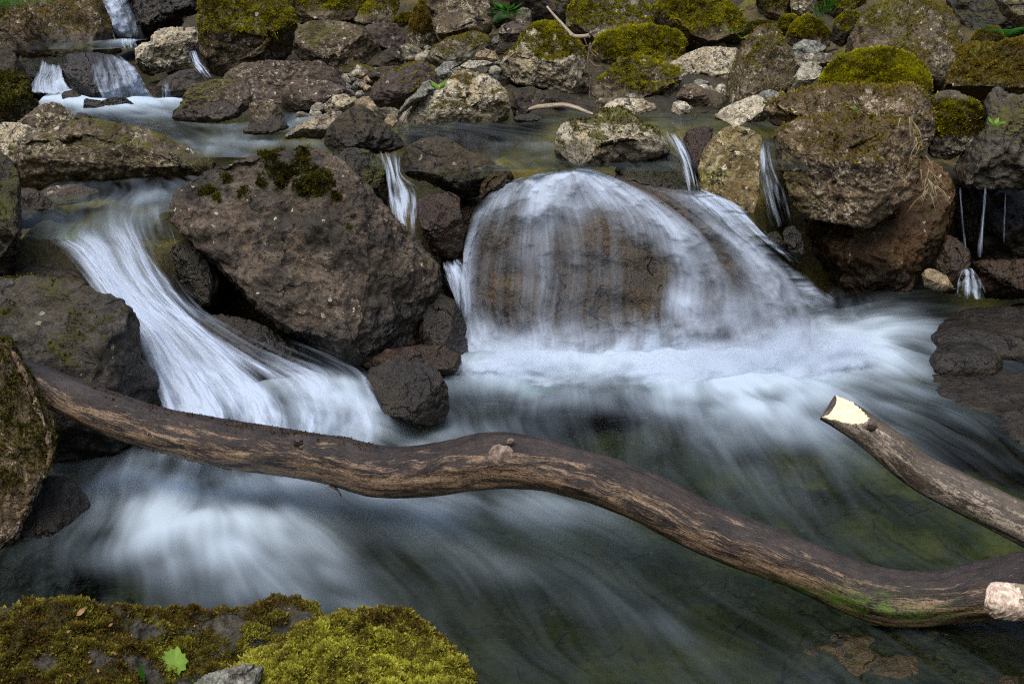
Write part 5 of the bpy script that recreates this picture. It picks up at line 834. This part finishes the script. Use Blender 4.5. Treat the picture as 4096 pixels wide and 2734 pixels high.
# splintered branch butt
bb = [WP(2262, 1372, 2.56), WP(2275, 1374, 2.555), WP(2310, 1378, 2.55), WP(2360, 1384, 2.545), WP(2440, 1395, 2.53), WP(2560, 1410, 2.5)]
V, F, at, fr = tube(bb, [.028, .046, .05, .048, .046, .044], 120, 40, .12, 9, False)
T = np.concatenate([F[:, [0, 1, 2]], F[:, [0, 2, 3]]]); ends = T[:0]; k = len(V); V = np.concatenate([V, V[:40].mean(0)[None]]); T = np.concatenate([T, np.stack([np.roll(np.arange(40), -1), np.arange(40), np.full(40, k)], 1)])
for a_ in at: at[a_] = np.append(at[a_], 0)
edge = WP(2335, 1380, 2.55)[0]+.02*fbm(V*40, 2); spl = V[:, 0] < edge; V = V + (.012*np.abs(fbm(V*55, 3))*spl)[:, None]*np.array([-.8, -.6, .1]); ism = spl[T].all(1); at['green'] = np.zeros(len(V))
br = link('broken_branch', mesh_from('broken_branch', V, T[~ism], attrs=at), M['stick']); tag(br, 'broken branch butt with frayed pinkish white end resting against the log bend', 'branch')
used = np.unique(T[ism]); mp = -np.ones(len(V), int); mp[used] = np.arange(len(used))
link('frayed_end', mesh_from('frayed_end', V[used], mp[T[ism]]), M['splinter'], parent=br)
# sticks on the far bank
def stick(label, tile, pts, Y, rad, mat='stick', name='stick', parent=None):
    q = nat(tile, pts); P = [at_y([p], y)[0] for p, y in zip(q, Y)]; rad = [x*.5 for x in rad]
    o, _, _ = tube_obj(name, P, rad, mat, nseg=40, nring=10, bump=.12, seed=len(pts)+rad[0]*99, parent=parent)
    if label: tag(o, label, name)
    return o
s1 = stick('bleached stick leaning on the moss capped speckled boulder', 'B', [(1410, 45), (1450, 95), (1500, 150), (1550, 205), (1585, 240)], [7.9, 7.85, 7.8, 7.75, 7.7], [.014, .018, .02, .024, .024])
stick(None, 'B', [(1565, 230), (1600, 245), (1650, 245), (1695, 238)], [7.72, 7.7, 7.68, 7.66], [.026, .03, .03, .032], name='side_branch', parent=s1)
stick('curved driftwood stick lying at the far edge of the upper pool', 'B', [(1285, 735), (1330, 722), (1420, 712), (1520, 705), (1600, 722), (1660, 745), (1720, 768)], [7.0, 7.0, 6.98, 6.95, 6.9, 6.85, 6.8], [.014, .03, .034, .032, .028, .022, .012])
rt = stick('thin dry root hanging down between the speckled and the long mossy boulder', 'B', [(1700, 290), (1685, 370), (1690, 430), (1705, 500), (1695, 600), (1700, 690)], [7.75]*6, [.014, .014, .012, .012, .008, .004], 'root', 'root')
for pts in ([(1660, 260), (1690, 330), (1740, 380)], [(1720, 290), (1690, 350), (1680, 420)], [(1630, 270), (1660, 310), (1700, 300)], [(1690, 400), (1730, 440), (1770, 445)], [(1700, 330), (1745, 360), (1750, 375)]):
    stick(None, 'B', pts, [7.72, 7.72, 7.7], [.008, .01, .007], 'root', 'rootlet', rt)
# ------------------------------------------------------------------ ferns, leaves, grass
def tris(name, V, F, tint, mat, parent=None, loc=(0, 0, 0)):
    return link(name, mesh_from(name, V, F, True, {'tint': tint}), M[mat], loc, parent)
def frond_mesh(length, width, droop, seed):
    r = np.random.default_rng(seed); V, F, t = [], [], []
    n = 26
    for i in range(n):
        f = i/(n-1); c = np.array([0, f*length*(1-.15*f), length*(.55*f-droop*f*f)]); w_ = width*math.sin(math.pi*min(1, (f*.86+.12)))**.8
        for s in (-1, 1):
            m = 6
            for j in range(m):
                g = j/m; b = c+np.array([s*w_*g, .3*w_*g, -.15*w_*g*g]); l = w_*.32*(1-g*.8)
                for q in (-1, 1):
                    k = len(V); V += [b, b+np.array([s*w_*.09, q*l*.35, 0]), b+np.array([s*w_*.13, q*l, .02*l]), b+np.array([s*w_*.02, q*l*.5, 0])]
                    F.append([k, k+1, k+2, k+3]); t += [r.uniform(.2, .9)]*4
    return np.array(V), np.array(F), np.array(t)
def fern(label, tile, px, Y, size, n, seed, mat='fern'):
    c = at_y(nat(tile, [px]), Y)[0]; e = bpy.data.objects.new('fern', None); COL.objects.link(e); e.location = c; tag(e, label, 'fern')
    r = random.Random(seed)
    for i in range(n):
        V, F, t = frond_mesh(size*r.uniform(.75, 1.1), size*.26, r.uniform(.35, .75), seed*9+i)
        o = tris('frond', V, F, t, mat, e); o.rotation_euler = (r.uniform(-.1, .2), 0, i*2*math.pi/n+r.uniform(-.3, .3))
fern('bright green fern at the upper corner above the right mossy bank', 'C', (2235, 245), 7.9, .34, 9, 3)
fern('bright green fern poking in at the corner above the brown boulder', 'A', (60, 60), 8.4, .42, 8, 5)
fern('dim little fern in the dark gap on the far bank', 'B', (1150, 120), 9.0, .28, 7, 8)
def sprig(label, tile, px, Y, size, n, seed, mat='leaf', lean=(0, -.4, .6)):
    c = at_y(nat(tile, [px]), Y)[0]; r = np.random.default_rng(seed); V, F, t = [], [], []
    for i in range(n):
        a = r.uniform(0, 6.28); d = np.array([math.cos(a), math.sin(a)*.7, r.uniform(.05, .5)])+np.array(lean)*.3; d /= np.linalg.norm(d); s = np.cross(d, [0, 0, 1]); s /= np.linalg.norm(s)
        b = c+d*size*.2; l = size*r.uniform(.6, 1.1); w_ = l*.22; k = len(V)
        V += [b, b+d*l*.45+s*w_, b+d*l, b+d*l*.45-s*w_]; F.append([k, k+1, k+2, k+3]); t += list(r.uniform(.2, 1)*np.ones(4))
    o = tris('small_plant', np.array(V), np.array(F), np.array(t), mat); tag(o, label, 'plant')
sprig('flat bright green sprig lying on the tan granite boulder', 'B', (680, 605), 6.62, .075, 16, 1)
sprig('tiny green plant on the top of the flat topped block', 'C', (1230, 748), 5.75, .04, 12, 2)
sprig('fresh green plant on the dripping overhang', 'C', (2150, 850), 5.5, .055, 18, 3)
sprig('green sprout on the mossy boulder above the pale lichen slab', 'C', (385, 225), 8.7, .07, 14, 4)
sprig('green sprout beside the standing boulder', 'C', (465, 262), 8.5, .06, 10, 6)
sprig('faint green herb in the shadow behind the flat plum stone', 'B', (1150, 90), 9.1, .14, 22, 5, 'fern')
sprig('tiny green sprout on the crown of the huge dark boulder', 'A', (1660, 1355), 4.75, .018, 5, 7)
def grass(label, tile, pts, Y, n, size, seed, mat='straw', droop=.5, name='grass_tuft'):
    r = np.random.default_rng(seed); q = nat(tile, pts); V, F, t = [], [], []
    for i in range(n):
        k0 = r.random()*(len(q)-1); j = int(k0); p = q[j]+(q[j+1]-q[j])*(k0-j)+r.normal(size=2)*12
        b = at_y([p], Y+r.normal()*.06)[0]; d = np.array([r.normal()*.5, r.normal()*.3-.25, 1.0]); d /= np.linalg.norm(d); l = size*r.uniform(.5, 1.2); w_ = .0035; s = np.array([1.0, 0, 0]); side = r.normal()*.5
        pts3 = [b+d*l*f+np.array([side*l*f*f*.5, -.2*l*f*f, -droop*l*f*f]) for f in (0, .35, .7, 1)]
        tt = r.random()
        for a_, c_, wa, wb in ((0, 1, 1, .85), (1, 2, .85, .6), (2, 3, .6, .1)):
            k = len(V); V += [pts3[a_]-s*w_*wa, pts3[a_]+s*w_*wa, pts3[c_]+s*w_*wb, pts3[c_]-s*w_*wb]; F.append([k, k+1, k+2, k+3]); t += [tt]*4
    o = tris(name, np.array(V), np.array(F), np.array(t), mat); tag(o, label, 'grass', kind='stuff' if name == 'grass' else None); return o
grass('dry pale grass tuft at the foot of the standing boulder', 'C', [(600, 600), (680, 590), (760, 580)], 7.3, 130, .20, 1)
grass('greenish dry grass fringe on the shaded side of the standing boulder', 'C', [(345, 640), (400, 560), (440, 480)], 7.45, 110, .16, 2, name='grass')
grass('straw strands hanging over the side edge of the flat topped block', 'C', [(1560, 780), (1600, 860), (1640, 1000), (1680, 1200), (1700, 1300)], 5.35, 34, .14, 3, droop=1.3, name='grass')
grass('fine dry grass scattered over the turf of the flat topped block', 'C', [(900, 640), (1150, 700), (1400, 720), (1600, 640)], 5.75, 40, .09, 4, droop=.8, name='grass')
grass('thin green grass blades among the mossy stones on the skyline', 'C', [(960, 100), (1010, 80), (1060, 60)], 9.0, 40, .22, 5, 'fern')
# the fresh leaf, a grass blade and dead leaf bits on the nearest boulder
def on_rock(key, px, py):
    d = rays(nat('W', [(px, py)]))[0]; h = tree(key).ray_cast(Vector(CAM), Vector(d).normalized())
    return (np.array(h[0]), np.array(h[1])) if h[0] is not None else (WP(px, py, 2.4), np.array([0, 0, 1.0]))
def plate(name, outline, mat, c, nrm, size, tint, curl=.15, label=None, cat='leaf', group=None, spin=0.0):
    nrm = nrm/np.linalg.norm(nrm); x = np.cross([0, 1, 0], nrm); x /= np.linalg.norm(x); y = np.cross(nrm, x); ca, sa = math.cos(spin), math.sin(spin)
    O = np.array(outline, float); V = [[0, 0]]+[list(p*f) for f in (.5, 1.0) for p in O]; V = np.array(V); m = len(O)
    h = curl*(np.abs(V[:, 0])*1.1-.5*V[:, 1]**2+.35*np.sin(V[:, 0]*7+V[:, 1]*5)*.5); X_ = V[:, 0]*ca-V[:, 1]*sa; Y2 = V[:, 0]*sa+V[:, 1]*ca
    W_ = c+(x*X_[:, None]+y*Y2[:, None]+nrm*(h[:, None]))*size
    T = []
    for i in range(m):
        j = (i+1) % m; T += [[0, 1+i, 1+j], [1+i, 1+m+i, 1+m+j], [1+i, 1+m+j, 1+j]]
    o = tris(name, W_, np.array(T), np.full(len(W_), tint)+np.concatenate([[0.25], np.zeros(m)+.12, np.zeros(m)-.1]), mat)
    if label: tag(o, label, cat, group)
    return o
LO = [(.02, 1.05), (-.12, .80), (-.36, .86), (-.40, .62), (-.72, .66), (-.70, .36), (-.98, .24), (-.82, -.02), (-.94, -.36), (-.62, -.44), (-.5, -.74), (-.24, -.62), (.0, -.38), (.2, -.7), (.5, -.78), (.62, -.5), (.92, -.40), (.84, -.08), (1.04, .16), (.76, .36), (.72, .62), (.44, .58), (.3, .82)]
c, n = on_rock('near', 409, 1505); plate('leaf', LO, 'leaf', c+n*.034, n*.4+np.array([.1, -.5, .6]), .042, .85, .3, 'single light green lobed leaf lying on the nearest mossy boulder', 'leaf')
c, n = on_rock('near', 326, 1562)
V = np.array([c+np.array([-.005, 0, -.02]), c+np.array([.006, 0, -.02]), c+np.array([.009, .0, .028]), c+np.array([-.006, .0, .028]), c+np.array([.003, -.002, .065]), c+np.array([.001, -.002, .065])])
o = tris('grass_leaf', V, np.array([[0, 1, 2, 3], [3, 2, 4, 5]]), np.full(6, .5), 'fern'); tag(o, 'single upright green grass blade at the front of the nearest mossy boulder', 'grass')
pr = random.Random(4); FO = [(-1, 0), (-.4, .42), (.3, .4), (1, .05), (.4, -.35), (-.4, -.4)]
for i, (px, py) in enumerate([(188, 1405), (300, 1410), (250, 1430), (262, 1452), (150, 1450), (266, 1500), (205, 1515), (330, 1480), (230, 1540), (420, 1470), (352, 1400), (120, 1480), (440, 1440), (180, 1480), (285, 1465), (600, 1470), (545, 1555), (160, 1545)]):
    c, n = on_rock('near' if px < 590 else 'neardome', px, py)
    if i == 0: plate('dead_leaf', FO, 'litter', c+n*.012, np.array([.3, -.6, .6]), .016, .8, .4, 'largest curled tan dead leaf near the back edge of the nearest mossy boulder', spin=1.2)
    else: plate('dead_leaf', FO, 'litter', c+n*.010, n+np.array([pr.uniform(-.5, .5), -.3, pr.uniform(0, .5)]), pr.uniform(.004, .009), pr.random()*.9, .6, 'small tan scrap of dead leaf on the moss of the nearest boulders', 'leaf', 'dead leaf scraps on the nearest boulders', pr.uniform(0, 6))
c, n = on_rock('near', 340, 1425)
o = grass('thin loop of dry grass draped over the fallen log', 'W', [(350, 1000), (352, 1001)], 3.42, 14, .05, 12, name='grass')
# ------------------------------------------------------------------ leave out pebbles and gap stones the photograph shows nothing of
bpy.context.view_layer.update(); dg = bpy.context.evaluated_depsgraph_get()
for o in [o for o in COL.objects if o.get('group') in ('gap filling stones of the far bank', 'pebbles in the shingle of the far bank')]:
    r = max(o.scale); seen = 0; c = np.array(o.location)
    for dx, dz in ((0, .5), (0, .9), (-.6, .4), (.6, .4), (0, 0), (-.8, .1), (.8, .1), (-.4, .7), (.4, .7)):
        q = c+np.array([dx*r, -.3*r, dz*r]); d = Vector(q-CAM).normalized(); px = pxof(q[None])[0]
        if not (0 < px[0] < 4096 and 0 < px[1] < 2734): continue
        h = SC.ray_cast(dg, Vector(CAM), d)
        if h[0] and h[4].name == o.name: seen += 1
    if seen < 2: bpy.data.objects.remove(o)
